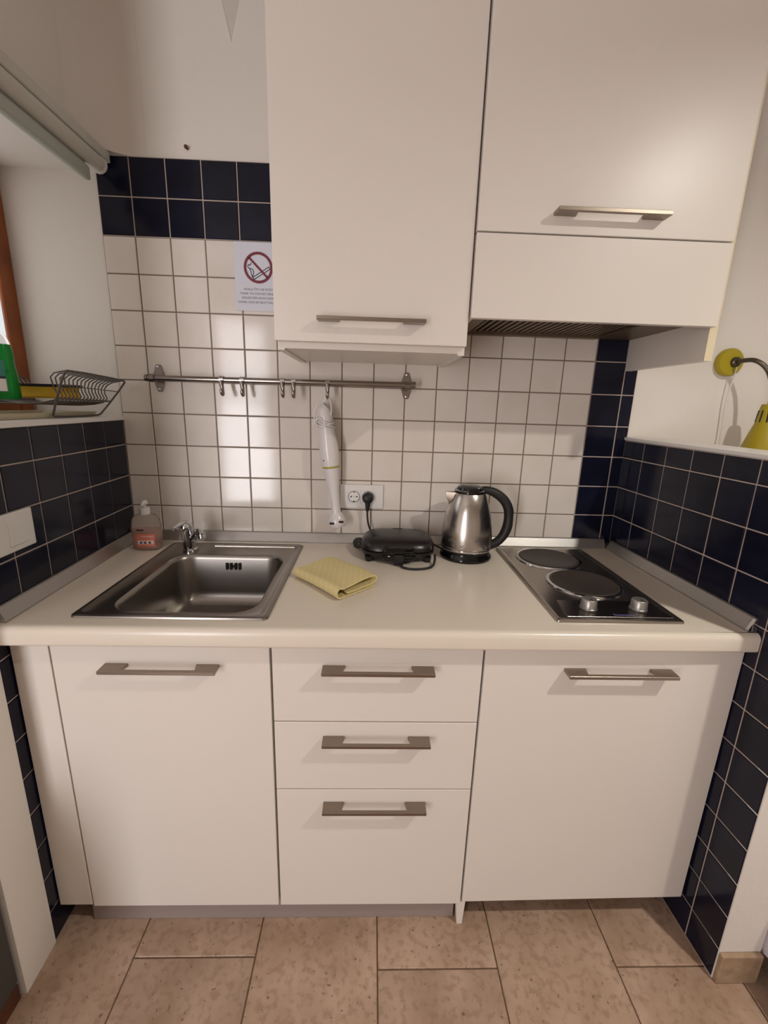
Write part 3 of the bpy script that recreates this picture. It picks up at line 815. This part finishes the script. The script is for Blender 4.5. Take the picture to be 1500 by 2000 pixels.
up = MB().loft([se(CX, CY, 0.112, 0.082, ZT + 0.0345), se(CX, CY, 0.114, 0.084, ZT + 0.036), se(CX, CY, 0.1135, 0.083, ZT + 0.045), se(CX, CY + 0.003, 0.106, 0.075, ZT + 0.060), se(CX, CY + 0.006, 0.092, 0.060, ZT + 0.069), se(CX, CY + 0.008, 0.060, 0.036, ZT + 0.073)])
upo = up.build('upper_shell', 'shell', sm, smooth=50)
MB().box(0.372, 0.404, -0.078, -0.070, ZT + 0.0705, ZT + 0.0735, 0.001, 1).build('vent', 'hole', upo)
MB().lathe([(0.011, 0), (0.010, 0.002), (0.002, 0.003)], (0.4215, -0.080, ZT + 0.0695), (0.1, 0.1, 1), 20).build('indicator', 'alu', upo)
MB().loft([se(0.387, -0.2035, 0.048, 0.014, ZT + 0.030, 28, 2.4), se(0.387, -0.204, 0.052, 0.018, ZT + 0.036, 28, 2.4), se(0.387, -0.201, 0.050, 0.022, ZT + 0.044, 28, 2.4), se(0.387, -0.192, 0.040, 0.020, ZT + 0.053, 28, 2.4)]).build('handle', 'black_gloss', sm, smooth=50)
MB().loft([se(0.387, -0.2035, 0.046, 0.014, ZT + 0.0135, 28, 2.4), se(0.387, -0.204, 0.050, 0.017, ZT + 0.020, 28, 2.4), se(0.387, -0.202, 0.048, 0.016, ZT + 0.0285, 28, 2.4)]).build('handle', 'black_gloss', sm, smooth=50)
MB().box(0.371, 0.399, -0.226, -0.212, ZT + 0.002, ZT + 0.034, 0.003).build('latch', 'black_matt', sm)
for x in (0.297, 0.474):
    for y in (-0.180, -0.065): MB().lathe([(0.010, 0), (0.011, 0.004), (0.013, 0.016)], (x, y, ZT + 0.0003), n=16).build('foot', 'black_matt', sm)
MB().tube([(0.386, -0.222, ZT + 0.009), (0.393, -0.243, ZT + 0.004), (0.420, -0.256, ZT + 0.0037), (0.455, -0.252, ZT + 0.0037), (0.485, -0.235, ZT + 0.004), (0.495, -0.205, ZT + 0.014), (0.497, -0.185, ZT + 0.024)], 0.0035, 8, 2).build('cord_loop', 'black_matt', sm)
kp = MB().lathe([(0.0075, 0.0), (0.012, 0.008), (0.0175, 0.014), (0.0185, 0.026), (0.0175, 0.030)], (0.2705, -0.060, ZT + 0.0205), (-0.35, -0.9, 0.12), 24).build('plug', 'black_matt', sm)
pax = Vector((-0.35, -0.9, 0.12)).normalized(); pc = Vector((0.2705, -0.060, ZT + 0.0205)) + pax * 0.030
for s_ in (-1, 1):
    q = pc + Vector((0.0088 * s_, -0.0034 * s_, 0.002 * s_))
    MB().cyl(q, q + pax * 0.014, 0.0024, n=10).build('prong', 'chrome', kp)
MB().tube([(0.2705, -0.060, ZT + 0.0205), (0.276, -0.044, ZT + 0.018), (0.292, -0.034, ZT + 0.010), (0.32, -0.036, ZT + 0.006), (0.345, -0.046, ZT + 0.016)], 0.0034, 8, 2).build('power_cord', 'black_matt', sm)

# ------------------------------------------------------------------ kettle
KX, KY = 0.6045, -0.118
kt = thing('electric_kettle', (KX, KY, ZT), 'brushed steel electric kettle with black lid, handle and base', 'kettle')
MB().lathe([(0.0800, 0.0003), (0.0815, 0.004), (0.0805, 0.010), (0.0735, 0.018), (0.0720, 0.024), (0.0735, 0.030), (0.070, 0.0305)], (KX, KY, ZT), n=48).build('base', 'black_gloss', kt)
MB().lathe([(0.0735, 0.0300), (0.0775, 0.033), (0.0788, 0.045), (0.0788, 0.070), (0.0765, 0.100), (0.0710, 0.135), (0.0625, 0.168), (0.0515, 0.198), (0.0460, 0.208)], (KX, KY, ZT), n=56, cap0=False, cap1=False).build('jug', 'kettle_steel', kt, smooth=60)
MB().lathe([(0.0730, 0.0305), (0.0786, 0.0320), (0.0796, 0.0355), (0.0788, 0.0385)], (KX, KY, ZT), n=48, cap0=False, cap1=False).build('trim_ring', 'chrome', kt)
lid = MB().lathe([(0.0455, 0.205), (0.0470, 0.208), (0.0470, 0.213), (0.0445, 0.2165), (0.0400, 0.2175)], (KX, KY, ZT), n=40).build('collar', 'black_gloss', kt)
MB().lathe([(0.0455, 0.2135), (0.0470, 0.2150), (0.0450, 0.2172), (0.0430, 0.2165)], (KX, KY, ZT), n=40, cap0=False, cap1=False).build('chrome_ring', 'chrome', lid)
MB().lathe([(0.0410, 0.216), (0.0380, 0.224), (0.028, 0.2285), (0.012, 0.2300), (0.001, 0.2302)], (KX, KY, ZT), n=40).build('lid', 'black_gloss', kt)
MB().loft([[Vector((KX - 0.030, KY - 0.018, ZT + 0.207)), Vector((KX - 0.076, KY - 0.004, ZT + 0.2075)), Vector((KX - 0.076, KY + 0.004, ZT + 0.2075)), Vector((KX - 0.030, KY + 0.018, ZT + 0.207))],
           [Vector((KX - 0.040, KY - 0.020, ZT + 0.190)), Vector((KX - 0.073, KY - 0.003, ZT + 0.192)), Vector((KX - 0.073, KY + 0.003, ZT + 0.192)), Vector((KX - 0.040, KY + 0.020, ZT + 0.190))],
           [Vector((KX - 0.050, KY - 0.008, ZT + 0.165)), Vector((KX - 0.062, KY - 0.002, ZT + 0.168)), Vector((KX - 0.062, KY + 0.002, ZT + 0.168)), Vector((KX - 0.050, KY + 0.008, ZT + 0.165))]]).build('spout', 'steel_handle', kt)
hp = [(0.030, 0.214), (0.055, 0.2165), (0.085, 0.205), (0.112, 0.184), (0.127, 0.156), (0.129, 0.128), (0.128, 0.098), (0.117, 0.068), (0.100, 0.048), (0.080, 0.038), (0.066, 0.036)]
MB().tube([(KX + x, KY, ZT + z) for x, z in hp], [0.011, 0.0125, 0.0145, 0.0150, 0.0155, 0.0140, 0.0155, 0.0140, 0.0135, 0.0145, 0.015], 14, 2, flat=1.15).build('handle', 'black_matt', kt)
MB().loft([[Vector((KX + x, KY + y, ZT + z)) for x, y in ((0.050, -0.014), (0.072 if z < 0.1 else 0.080 - 0.16 * (z - 0.05), -0.011), (0.072 if z < 0.1 else 0.080 - 0.16 * (z - 0.05), 0.011), (0.050, 0.014))] for z in (0.036, 0.060)]).build('switch_housing', 'black_matt', kt)
# tiny maker's mark on the jug
MB().box(KX - 0.034, KX - 0.012, KY - 0.0745, KY - 0.070, ZT + 0.0525, ZT + 0.0540).box(KX - 0.026, KX - 0.018, KY - 0.0752, KY - 0.070, ZT + 0.0575, ZT + 0.0590).build('maker_mark', 'grey_print', kt)
pl = MB().lathe([(0.0165, 0.0), (0.0185, 0.004), (0.0185, 0.014), (0.0165, 0.022), (0.013, 0.026), (0.002, 0.027)], (0.2890, -0.0104, 1.038), (0, -1, 0), 28)
pl.tube([(0.289, -0.026, 1.034), (0.289, -0.027, 1.016), (0.288, -0.025, 0.996)], [0.011, 0.0085, 0.0055], 12, 1)
plo = pl.build('plug', 'black_matt', kt)
MB().tube([(0.288, -0.025, 1.000), (0.2885, -0.026, 0.975), (0.292, -0.028, 0.950), (0.302, -0.029, 0.925), (0.33, -0.028, 0.905), (0.40, -0.027, 0.900), (0.47, -0.028, 0.902), (KX - 0.105, KY + 0.070, ZT + 0.024), (KX - 0.088, KY + 0.045, ZT + 0.016), (KX - 0.070, KY + 0.030, ZT + 0.012)], 0.0032, 8, 2).build('power_cord', 'black_matt', kt)

# ------------------------------------------------------------------ folded tea towel
def towel():
    F, Lc, Rc = Vector((0.223, -0.466)), Vector((0.092, -0.326)), Vector((0.320, -0.368))
    u = (Rc - F)          # across the folds, along the visible end
    w = (Lc - F)          # along the folds
    Lu = u.length
    # centre line of the folded cloth in (s across, z up)
    T = 0.0042
    c = []
    def arc(cx, cz, r, a0, a1, n=7):
        for i in range(n + 1):
            a = math.radians(a0 + (a1 - a0) * i / n); c.append((cx + r * math.cos(a), cz + r * math.sin(a)))
    top = lambda s: 0.0285 + 0.0045 * math.sin(3.3 * s / Lu + 0.2) * 1.0
    # bottom layer, out to the far end and back
    for i in range(6): c.append((Lu * (0.93 - 0.80 * i / 5), 0.0030))
    arc(0.013, 0.0165, 0.0135, 250, 110)
    for i in range(9):
        s_ = 0.022 + (Lu - 0.036) * i / 8; c.append((s_, 0.0290 + 0.0035 * math.sin(5.0 * s_ / Lu - 2.2)))
    arc(Lu - 0.010, 0.0215, 0.0085, 80, -80)
    for i in range(6): c.append((Lu * (0.86 - 0.62 * i / 5), 0.0105 + 0.0008 * math.sin(4 * i)))
    pts = [Vector(p) for p in c]
    nrm = []
    for i, p in enumerate(pts):
        t = (pts[min(i + 1, len(pts) - 1)] - pts[max(i - 1, 0)]).normalized(); nrm.append(Vector((-t.y, t.x)))
    loop = [p + n * T / 2 for p, n in zip(pts, nrm)] + [p - n * T / 2 for p, n in reversed(list(zip(pts, nrm)))]
    loops = []
    NB = 14
    for k in range(NB + 1):
        t = k / NB
        o = F + w * t
        skew = u.normalized() * (0.006 * math.sin(2.5 * t))
        sag = 1.0 - 0.13 * t + 0.05 * math.sin(6 * t)
        loops.append([Vector(((o + u.normalized() * q.x * (1 + 0.03 * t) + skew).x, (o + u.normalized() * q.x * (1 + 0.03 * t) + skew).y, ZT + 0.0006 + max(q.y, 0.0009) * sag)) for q in loop])
    return MB().loft(loops)
tw = towel().build('tea_towel', 'towel', None, (0.2, -0.34, ZT), smooth=50)
tag(tw, 'folded pale yellow striped tea towel beside the sink', 'towel')
tw_rot = None

# ------------------------------------------------------------------ soap dispenser
SX, SY = -0.400, -0.105
sp = thing('soap_dispenser', (SX, SY, ZT), 'clear pump bottle of pink liquid soap behind the sink', 'soap bottle')
def oval(a, bb, z): return se(SX, SY, a, bb, ZT + z, 32, 2.6)
MB().loft([oval(0.037, 0.022, 0.0005), oval(0.0425, 0.026, 0.005), oval(0.0440, 0.027, 0.040), oval(0.0435, 0.027, 0.075), oval(0.040, 0.025, 0.095), oval(0.030, 0.020, 0.108), oval(0.015, 0.014, 0.113)]).build('bottle', 'clear', sp, smooth=50)
MB().loft([oval(0.0355, 0.0205, 0.0025), oval(0.0405, 0.0245, 0.007), oval(0.0422, 0.0255, 0.040), oval(0.0422, 0.0255, 0.064)]).build('liquid', 'pink', sp, smooth=50)
lb = MB()
def patch(x0, x1, z0, z1, off=0.0006, n=8, rr=0.0):
    b = MB(); rows = []
    for z in (z0, z1):
        lp = []
        for i in range(n + 1):
            x = x0 + (x1 - x0) * i / n
            y = -0.0272 * (1 - abs((x) / 0.0448) ** 2.6) ** (1 / 2.6) - off
            lp.append(Vector((SX + x, SY + y, ZT + z)))
        rows.append(lp)
    b.loft(rows, False, False, closed=False)
    return b
lab = patch(-0.020, 0.034, 0.014, 0.054).build('label', 'label_red', sp)
patch(-0.016, 0.030, 0.022, 0.034, 0.0012).build('print', 'label_white', lab)
patch(-0.010, -0.002, 0.024, 0.031, 0.0018, 3).build('print', 'label_blue', lab)
patch(0.003, 0.010, 0.024, 0.031, 0.0018, 3).build('print', 'red_print', lab)
patch(0.016, 0.023, 0.024, 0.031, 0.0018, 3).build('print', 'red_print', lab)
patch(-0.006, 0.030, 0.046, 0.048, 0.0012).build('print', 'label_white', lab)
patch(-0.018, 0.004, 0.0645, 0.0690, 0.0006).build('print', 'black_print', sp)
MB().lathe([(0.0155, 0.112), (0.0160, 0.114), (0.0155, 0.131), (0.012, 0.133), (0.0045, 0.134), (0.0045, 0.142)], (SX, SY, ZT), n=24).build('collar', 'white_plastic', sp)
MB().lathe([(0.009, 0.142), (0.0105, 0.144), (0.0100, 0.152), (0.006, 0.155)], (SX, SY, ZT), n=20).tube([(SX, SY, ZT + 0.149), (SX + 0.004, SY - 0.016, ZT + 0.149), (SX + 0.006, SY - 0.026, ZT + 0.144)], [0.006, 0.005, 0.004], 10, 1).build('pump_head', 'white_plastic', sp)

# ------------------------------------------------------------------ no smoking notice
nsx, nsz = -0.0485, 1.722
ns = thing('no_smoking_notice', (nsx, 0, 1.70), 'white paper no smoking notice taped to the beige tiles', 'notice')
MB().box(-0.1185, 0.0215, -0.0024, -0.0012, 1.6035, 1.7895).build('sheet', 'paper', ns, smooth=0)
def flat(poly_list, name, m):
    b = MB()
    for poly in poly_list: b.prism(poly, 'y', -0.0029, -0.0022)
    return b.build(name, m, ns, smooth=0)
def bar(p, q, w):
    p, q = Vector(p), Vector(q); t = (q - p).normalized(); n_ = Vector((-t.y, t.x)) * w / 2
    return [tuple(p + n_), tuple(q + n_), tuple(q - n_), tuple(p - n_)]
ringp = []
R1, R0 = 0.0425, 0.0350
for k in range(48):
    a0, a1 = 2 * math.pi * k / 48, 2 * math.pi * (k + 1) / 48
    ringp.append([(nsx + R1 * math.cos(a0), nsz + R1 * math.sin(a0)), (nsx + R1 * math.cos(a1), nsz + R1 * math.sin(a1)), (nsx + R0 * math.cos(a1), nsz + R0 * math.sin(a1)), (nsx + R0 * math.cos(a0), nsz + R0 * math.sin(a0))])
flat([bar((nsx - 0.017, nsz - 0.0265), (nsx + 0.031, nsz + 0.003), 0.0022), bar((nsx - 0.0125, nsz - 0.0315), (nsx + 0.034, nsz - 0.003), 0.0022), bar((nsx - 0.018, nsz - 0.0255), (nsx - 0.0125, nsz - 0.0325), 0.0026), bar((nsx + 0.0305, nsz + 0.004), (nsx + 0.0345, nsz - 0.004), 0.0022)], 'cigarette', 'black_print')
sm_pts = [(-0.018, -0.026), (-0.021, -0.018), (-0.022, -0.010), (-0.025, -0.004), (-0.029, -0.001), (-0.031, 0.004), (-0.028, 0.008), (-0.025, 0.005), (-0.022, 0.008), (-0.021, 0.013)]
sm2 = [(-0.017, -0.024), (-0.014, -0.014), (-0.016, -0.006), (-0.020, -0.003), (-0.025, -0.003)]
flat([bar((nsx + a[0], nsz + a[1]), (nsx + c[0], nsz + c[1]), 0.0022) for s_ in (sm_pts, sm2) for a, c in zip(s_, s_[1:])], 'smoke', 'black_print')
b = MB()
for poly in ringp + [bar((nsx - 0.026, nsz + 0.026), (nsx + 0.026, nsz - 0.026), 0.0062)]: b.prism(poly, 'y', -0.0034, -0.0022)
b.build('prohibition_ring', 'red_print', ns, smooth=0)
for k, line in enumerate(('HVALA \u0160TO NE PU\u0160ITE', 'THANK YOU FOR NOT SMOKING', 'GRAZIE PER NON FUMARE', 'DANKE, DASS SIE NICHT RAUCHEN')):
    cu = bpy.data.curves.new('text', 'FONT'); cu.body = line; cu.size = 0.0089; cu.align_x = 'CENTER'; cu.extrude = 0.00008; cu.resolution_u = 2
    tmp = bpy.data.objects.new('text', cu); COL.objects.link(tmp)
    me = bpy.data.meshes.new_from_object(tmp.evaluated_get(bpy.context.evaluated_depsgraph_get()))
    COL.objects.unlink(tmp); bpy.data.objects.remove(tmp)
    wid = max(v.co.x for v in me.vertices) - min(v.co.x for v in me.vertices)
    target = (0.089, 0.114, 0.105, 0.126)[k]
    me.transform(Matrix.Translation((0.0, -0.0027, 1.6600 - 0.0118 * k - 1.70)) @ Matrix.Rotation(math.radians(90), 4, 'X') @ Matrix.Diagonal((target / wid, 1, 1, 1)))
    me.materials.clear(); me.materials.append(M['grey_print'])
    o = bpy.data.objects.new('lettering', me); COL.objects.link(o); o.parent = ns

# ------------------------------------------------------------------ light switch on the tiled low wall
swp = Vector((xl(-0.505), -0.505, 1.052))
sw = thing('light_switch', swp, 'white rocker light switch on the navy tiles beside the sink', 'switch')
def left_block(y0, y1, z0, z1, d0, d1, name, m, parent, bev=0.002):
    b = MB(); b.prism([(y0, z0), (y1, z0), (y1, z1), (y0, z1)], 'x', 0, 1, 0)
    bm2 = b.bm
    for v in bm2.verts: v.co.x = xl(v.co.y) + (d1 if v.co.x > 0.5 else d0)
    bmesh.ops.bevel(bm2, geom=list(bm2.edges), offset=bev, segments=2, profile=0.5, affect='EDGES')
    bmesh.ops.recalc_face_normals(bm2, faces=bm2.faces)
    return b.build(name, m, parent)
left_block(-0.590, -0.457, 1.009, 1.094, 0.0008, 0.010, 'plate', 'white_plastic', sw, 0.003)
left_block(-0.533, -0.483, 1.024, 1.074, 0.0085, 0.0145, 'rocker', 'white_plastic', sw, 0.001)

# ------------------------------------------------------------------ reading lamp beyond the partition
LX = 1.429
wlp = thing('reading_lamp', (LX, 0.008, 1.503), 'olive green gooseneck reading lamp on the white wall beside the partition', 'lamp')
MB().lathe([(0.0415, 0.0), (0.0425, 0.003), (0.0420, 0.016), (0.0380, 0.021), (0.002, 0.022)], (LX, 0.0078, 1.503), (0, -1, 0), 40).build('wall_plate', 'lamp_green', wlp)
MB().lathe([(0.016, 0), (0.015, 0.008), (0.0105, 0.012)], (LX + 0.010, -0.0135, 1.503), (0, -1, 0), 24).build('socket', 'lamp_dark', wlp)
MB().tube([(LX + 0.010, -0.022, 1.503), (LX + 0.012, -0.045, 1.506), (LX + 0.025, -0.075, 1.505), (1.482, -0.092, 1.478), (1.497, -0.100, 1.435), (1.503, -0.102, 1.395), (1.505, -0.102, 1.370)], 0.0068, 12, 2).build('gooseneck', 'lamp_dark', wlp)
shade = MB().lathe([(0.006, 0.012), (0.021, 0.010), (0.0235, 0.0), (0.0285, -0.050), (0.0305, -0.056), (0.0560, -0.150), (0.0575, -0.165), (0.0555, -0.165), (0.054, -0.150), (0.029, -0.056), (0.020, -0.004)], (1.506, -0.102, 1.365), (0.02, 0, 1), 36, cap0=True, cap1=True)
sho = shade.build('shade', 'lamp_green', wlp, smooth=40)
for k in range(10):
    a = 2 * math.pi * k / 10 + 0.2
    p0 = Vector((1.506 + 0.0243 * math.cos(a), -0.102 + 0.0243 * math.sin(a), 1.357)); p1 = Vector((1.506 + 0.0277 * math.cos(a), -0.102 + 0.0277 * math.sin(a), 1.322))
    MB().tube([p0, p1], 0.0024, 6).build('vent_slot', 'hole', sho)
MB().tube([(LX + 0.014, -0.020, 1.494), (LX + 0.0145, -0.016, 1.455), (LX + 0.011, -0.010, 1.41), (LX + 0.012, -0.008, 1.36), (LX + 0.018, -0.008, 1.30), (LX + 0.020, -0.008, 1.18)], 0.0022, 6, 2).build('cord', 'white_plastic', wlp)

# ------------------------------------------------------------------ roller blind above the niche
rb = thing('roller_blind', (-0.46, -0.30, 1.94), 'rolled-up grey-white roller blind above the window niche', 'blind')
MB().box(-0.489, -0.440, -0.600, -0.014, 1.9640, 1.9915, 0.004).build('mounting_rail', 'blind', rb)
MB().cyl((-0.452, -0.595, 1.944), (-0.452, -0.058, 1.944), 0.0190, n=28).build('roll', 'blind', rb)
MB().cyl((-0.452, -0.0575, 1.944), (-0.452, -0.050, 1.944), 0.0210, n=28).build('bracket', 'white_plastic', rb)
MB().cyl((-0.452, -0.6035, 1.944), (-0.452, -0.596, 1.944), 0.0210, n=28).build('bracket', 'white_plastic', rb)
MB().box(-0.468, -0.450, -0.600, -0.098, 1.886, 1.920, 0.006).build('bottom_bar', 'blind_bar', rb)
MB().box(-0.4605, -0.4590, -0.592, -0.104, 1.918, 1.930).build('cloth', 'blind', rb)

# ------------------------------------------------------------------ things on the window ledge
ZS = 1.281
tr = MB().loft([rrect(-0.700, -0.540, -0.44, -0.062, 0.015, ZS + 0.0006), rrect(-0.702, -0.531, -0.445, -0.056, 0.015, ZS + 0.014), rrect(-0.699, -0.534, -0.442, -0.059, 0.014, ZS + 0.014), rrect(-0.696, -0.540, -0.436, -0.064, 0.014, ZS + 0.005)]).build('drip_tray', 'tray', None, (-0.63, -0.19, ZS))
tag(tr, 'shallow cream tray on the window ledge under the dish rack', 'tray')
dk = thing('dish_rack', (-0.615, -0.18, ZS), 'small grey wire dish rack on the window ledge', 'dish rack')
ZB = ZS + 0.0032
YA, YB = -0.276, -0.066
def rim(sg):
    cxm = -0.615
    P = [(cxm + sg * 0.092, YA + 0.006, ZB), (cxm + sg * 0.150, YA - 0.008, 1.402), (cxm + sg * 0.158, YB + 0.044, 1.388), (cxm + sg * 0.092, YB, ZB)]
    if sg < 0: P = [(max(p[0], -0.752), p[1], p[2]) for p in P]
    return P
for sg in (1, -1):
    P = rim(sg)
    fr = MB()
    dense = []
    for a, c in zip(P, P[1:] + P[:1]):
        a, c = Vector(a), Vector(c)
        dense += [a * .94 + c * .06, a * .06 + c * .94]
    fr.tube(dense, 0.0028, 8, 1, closed=True)
    f = fr.build('frame', 'wire', dk)
    lo0 = Vector(P[0]).lerp(Vector(P[1]), 0.40); lo1 = Vector(P[3]).lerp(Vector(P[2]), 0.40)
    MB().cyl(lo0, lo1, 0.0024, n=8).build('rail', 'wire', dk)
    mid0 = Vector(P[0]).lerp(Vector(P[1]), 0.68); mid1 = Vector(P[3]).lerp(Vector(P[2]), 0.68)
    MB().cyl(mid0, mid1, 0.0013, n=6).build('rail', 'wire', dk)
PR, PL = rim(1), rim(-1)
for k in range(15):
    t = 0.05 + 0.9 * k / 14
    def at(P, s_):
        return Vector(P[0]).lerp(Vector(P[1]), s_).lerp(Vector(P[3]).lerp(Vector(P[2]), s_), t)
    a0, a1 = at(PR, 1.0), at(PR, 0.40)
    b0, b1 = at(PL, 1.0), at(PL, 0.40)
    w_ = [a0, a0 + Vector((-0.048, 0, -0.010)), Vector((a1.x - 0.012, a1.y, a1.z + 0.03)), a1, Vector((a1.x - 0.06, a1.y, a1.z - 0.014)), Vector((b1.x + 0.06, b1.y, b1.z - 0.014)), b1, Vector((b1.x + 0.012, b1.y, b1.z + 0.03)), b0]
    MB().tube(w_, 0.0018, 6, 1).build('wire', 'wire', dk)

spg = thing('sponge', (-0.617, -0.135, 1.332), 'yellow sponge with black scouring top lying in the dish rack', 'sponge')
MB().loft([rrect(-0.684, -0.548, -0.168, -0.100, 0.012, 1.3305), rrect(-0.686, -0.546, -0.170, -0.098, 0.014, 1.335), rrect(-0.681, -0.551, -0.166, -0.102, 0.012, 1.348), rrect(-0.686, -0.546, -0.170, -0.098, 0.014, 1.361)]).build('foam', 'sponge', spg)
MB().box(-0.688, -0.544, -0.172, -0.096, 1.3612, 1.3685, 0.002).build('scouring_layer', 'scour', spg)

gb_ = thing('detergent_bottle', (-0.660, -0.238, 1.3258), 'green dish detergent bottle standing in the wire dish rack', 'bottle')
GX, GY, GZ = -0.660, -0.238, 1.3258
def ov2(a, bb, z): return se(GX, GY, a, bb, GZ + z * 1.14, 28, 2.4)
MB().loft([ov2(0.036, 0.022, 0), ov2(0.040, 0.026, 0.006), ov2(0.040, 0.026, 0.05), ov2(0.036, 0.024, 0.075), ov2(0.037, 0.024, 0.10), ov2(0.034, 0.022, 0.118)]).build('bottle', 'green', gb_, smooth=50)
MB().loft([ov2(0.034, 0.022, 0.1181), ov2(0.028, 0.019, 0.134), ov2(0.015, 0.013, 0.146), ov2(0.011, 0.011, 0.152)]).build('shoulder', 'clear', gb_, smooth=50)
MB().lathe([(0.012, 0.173), (0.0125, 0.175), (0.0115, 0.190), (0.006, 0.192), (0.005, 0.206), (0.001, 0.208)], (GX, GY, GZ), n=20).build('cap', 'black_plastic', gb_)
def gpatch(x0, x1, z0, z1, m, off, name='label'):
    rows = []
    for z in (z0, z1):
        rows.append([Vector((GX + (x0 + (x1 - x0) * i / 8), GY - 0.0262 * max(0, 1 - abs((x0 + (x1 - x0) * i / 8) / 0.0402) ** 2.4) ** (1 / 2.4) - off, GZ + z)) for i in range(9)])
    return MB().loft(rows, False, False, closed=False).build(name, m, gb_)
gpatch(-0.030, 0.031, 0.018, 0.096, 'label_teal', 0.0010)
gpatch(0.002, 0.030, 0.020, 0.050, 'label_white', 0.0018, 'print')
gpatch(0.010, 0.030, 0.051, 0.056, 'black_print', 0.0018, 'print')
gpatch(0.006, 0.016, 0.072, 0.086, 'olive', 0.0018, 'print')

# ------------------------------------------------------------------ things at the edge of the picture
ot = thing('storage_ottoman', (-0.72, -0.93, 0), 'dark grey fabric box seat with brown base beside the alcove wall', 'ottoman')
MB().box(-0.97, -0.4705, -1.15, -0.709, 0.045, 0.42, 0.012).build('box', 'grey_fabric', ot)
MB().box(-0.965, -0.474, -1.145, -0.714, 0.42, 0.475, 0.016, 3).build('lid', 'grey_fabric', ot)
MB().box(-0.965, -0.474, -1.145, -0.712, 0.0, 0.045, 0.002).build('plinth', 'dark_wood', ot)

bd = thing('bed', (1.75, -1.0, 0), 'bed with white bedspread standing behind the low partition', 'bed')
MB().box(1.31, 2.20, -1.98, -0.04, 0.08, 0.26, 0.01).build('frame', 'dark_wood', bd)
MB().box(1.30, 2.21, -1.99, -0.03, 0.26, 0.44, 0.03, 3).build('mattress', 'bedspread', bd)
def spread():
    b = MB(); loops = []
    ys = [-0.05 - 0.0195 * i for i in range(100)]
    for i, y in enumerate(ys):
        wv = 0.006 * math.sin(i * 0.75) + 0.004 * math.sin(i * 1.9)
        loops.append([Vector(p) for p in ((1.279 + wv, y, 0.075), (1.281 + wv * 0.6, y, 0.26), (1.286, y, 0.41), (1.315, y, 0.448), (2.195, y, 0.448), (2.224, y, 0.41), (2.229 - wv * 0.6, y, 0.26), (2.231 - wv, y, 0.075))])
    th = []
    for lp in loops:
        th.append(lp + [Vector((p.x + (0.004 if p.x < 1.6 else -0.004), p.y, p.z - (0.004 if p.z > 0.42 else 0))) for p in reversed(lp)])
    b.loft(th); return b
spread().build('bedspread', 'bedspread', bd, smooth=60)
for x in (1.36, 2.15):
    for y in (-1.9, -0.12): MB().cyl((x, y, 0), (x, y, 0.08), 0.025).build('leg', 'dark_wood', bd)
MB().loft([rrect(1.42, 2.08, -0.50, -0.08, 0.08, 0.452), rrect(1.38, 2.12, -0.53, -0.05, 0.10, 0.50), rrect(1.42, 2.08, -0.49, -0.09, 0.08, 0.555), rrect(1.52, 1.98, -0.42, -0.17, 0.06, 0.572)]).build('pillow', 'bedspread', bd, smooth=60)
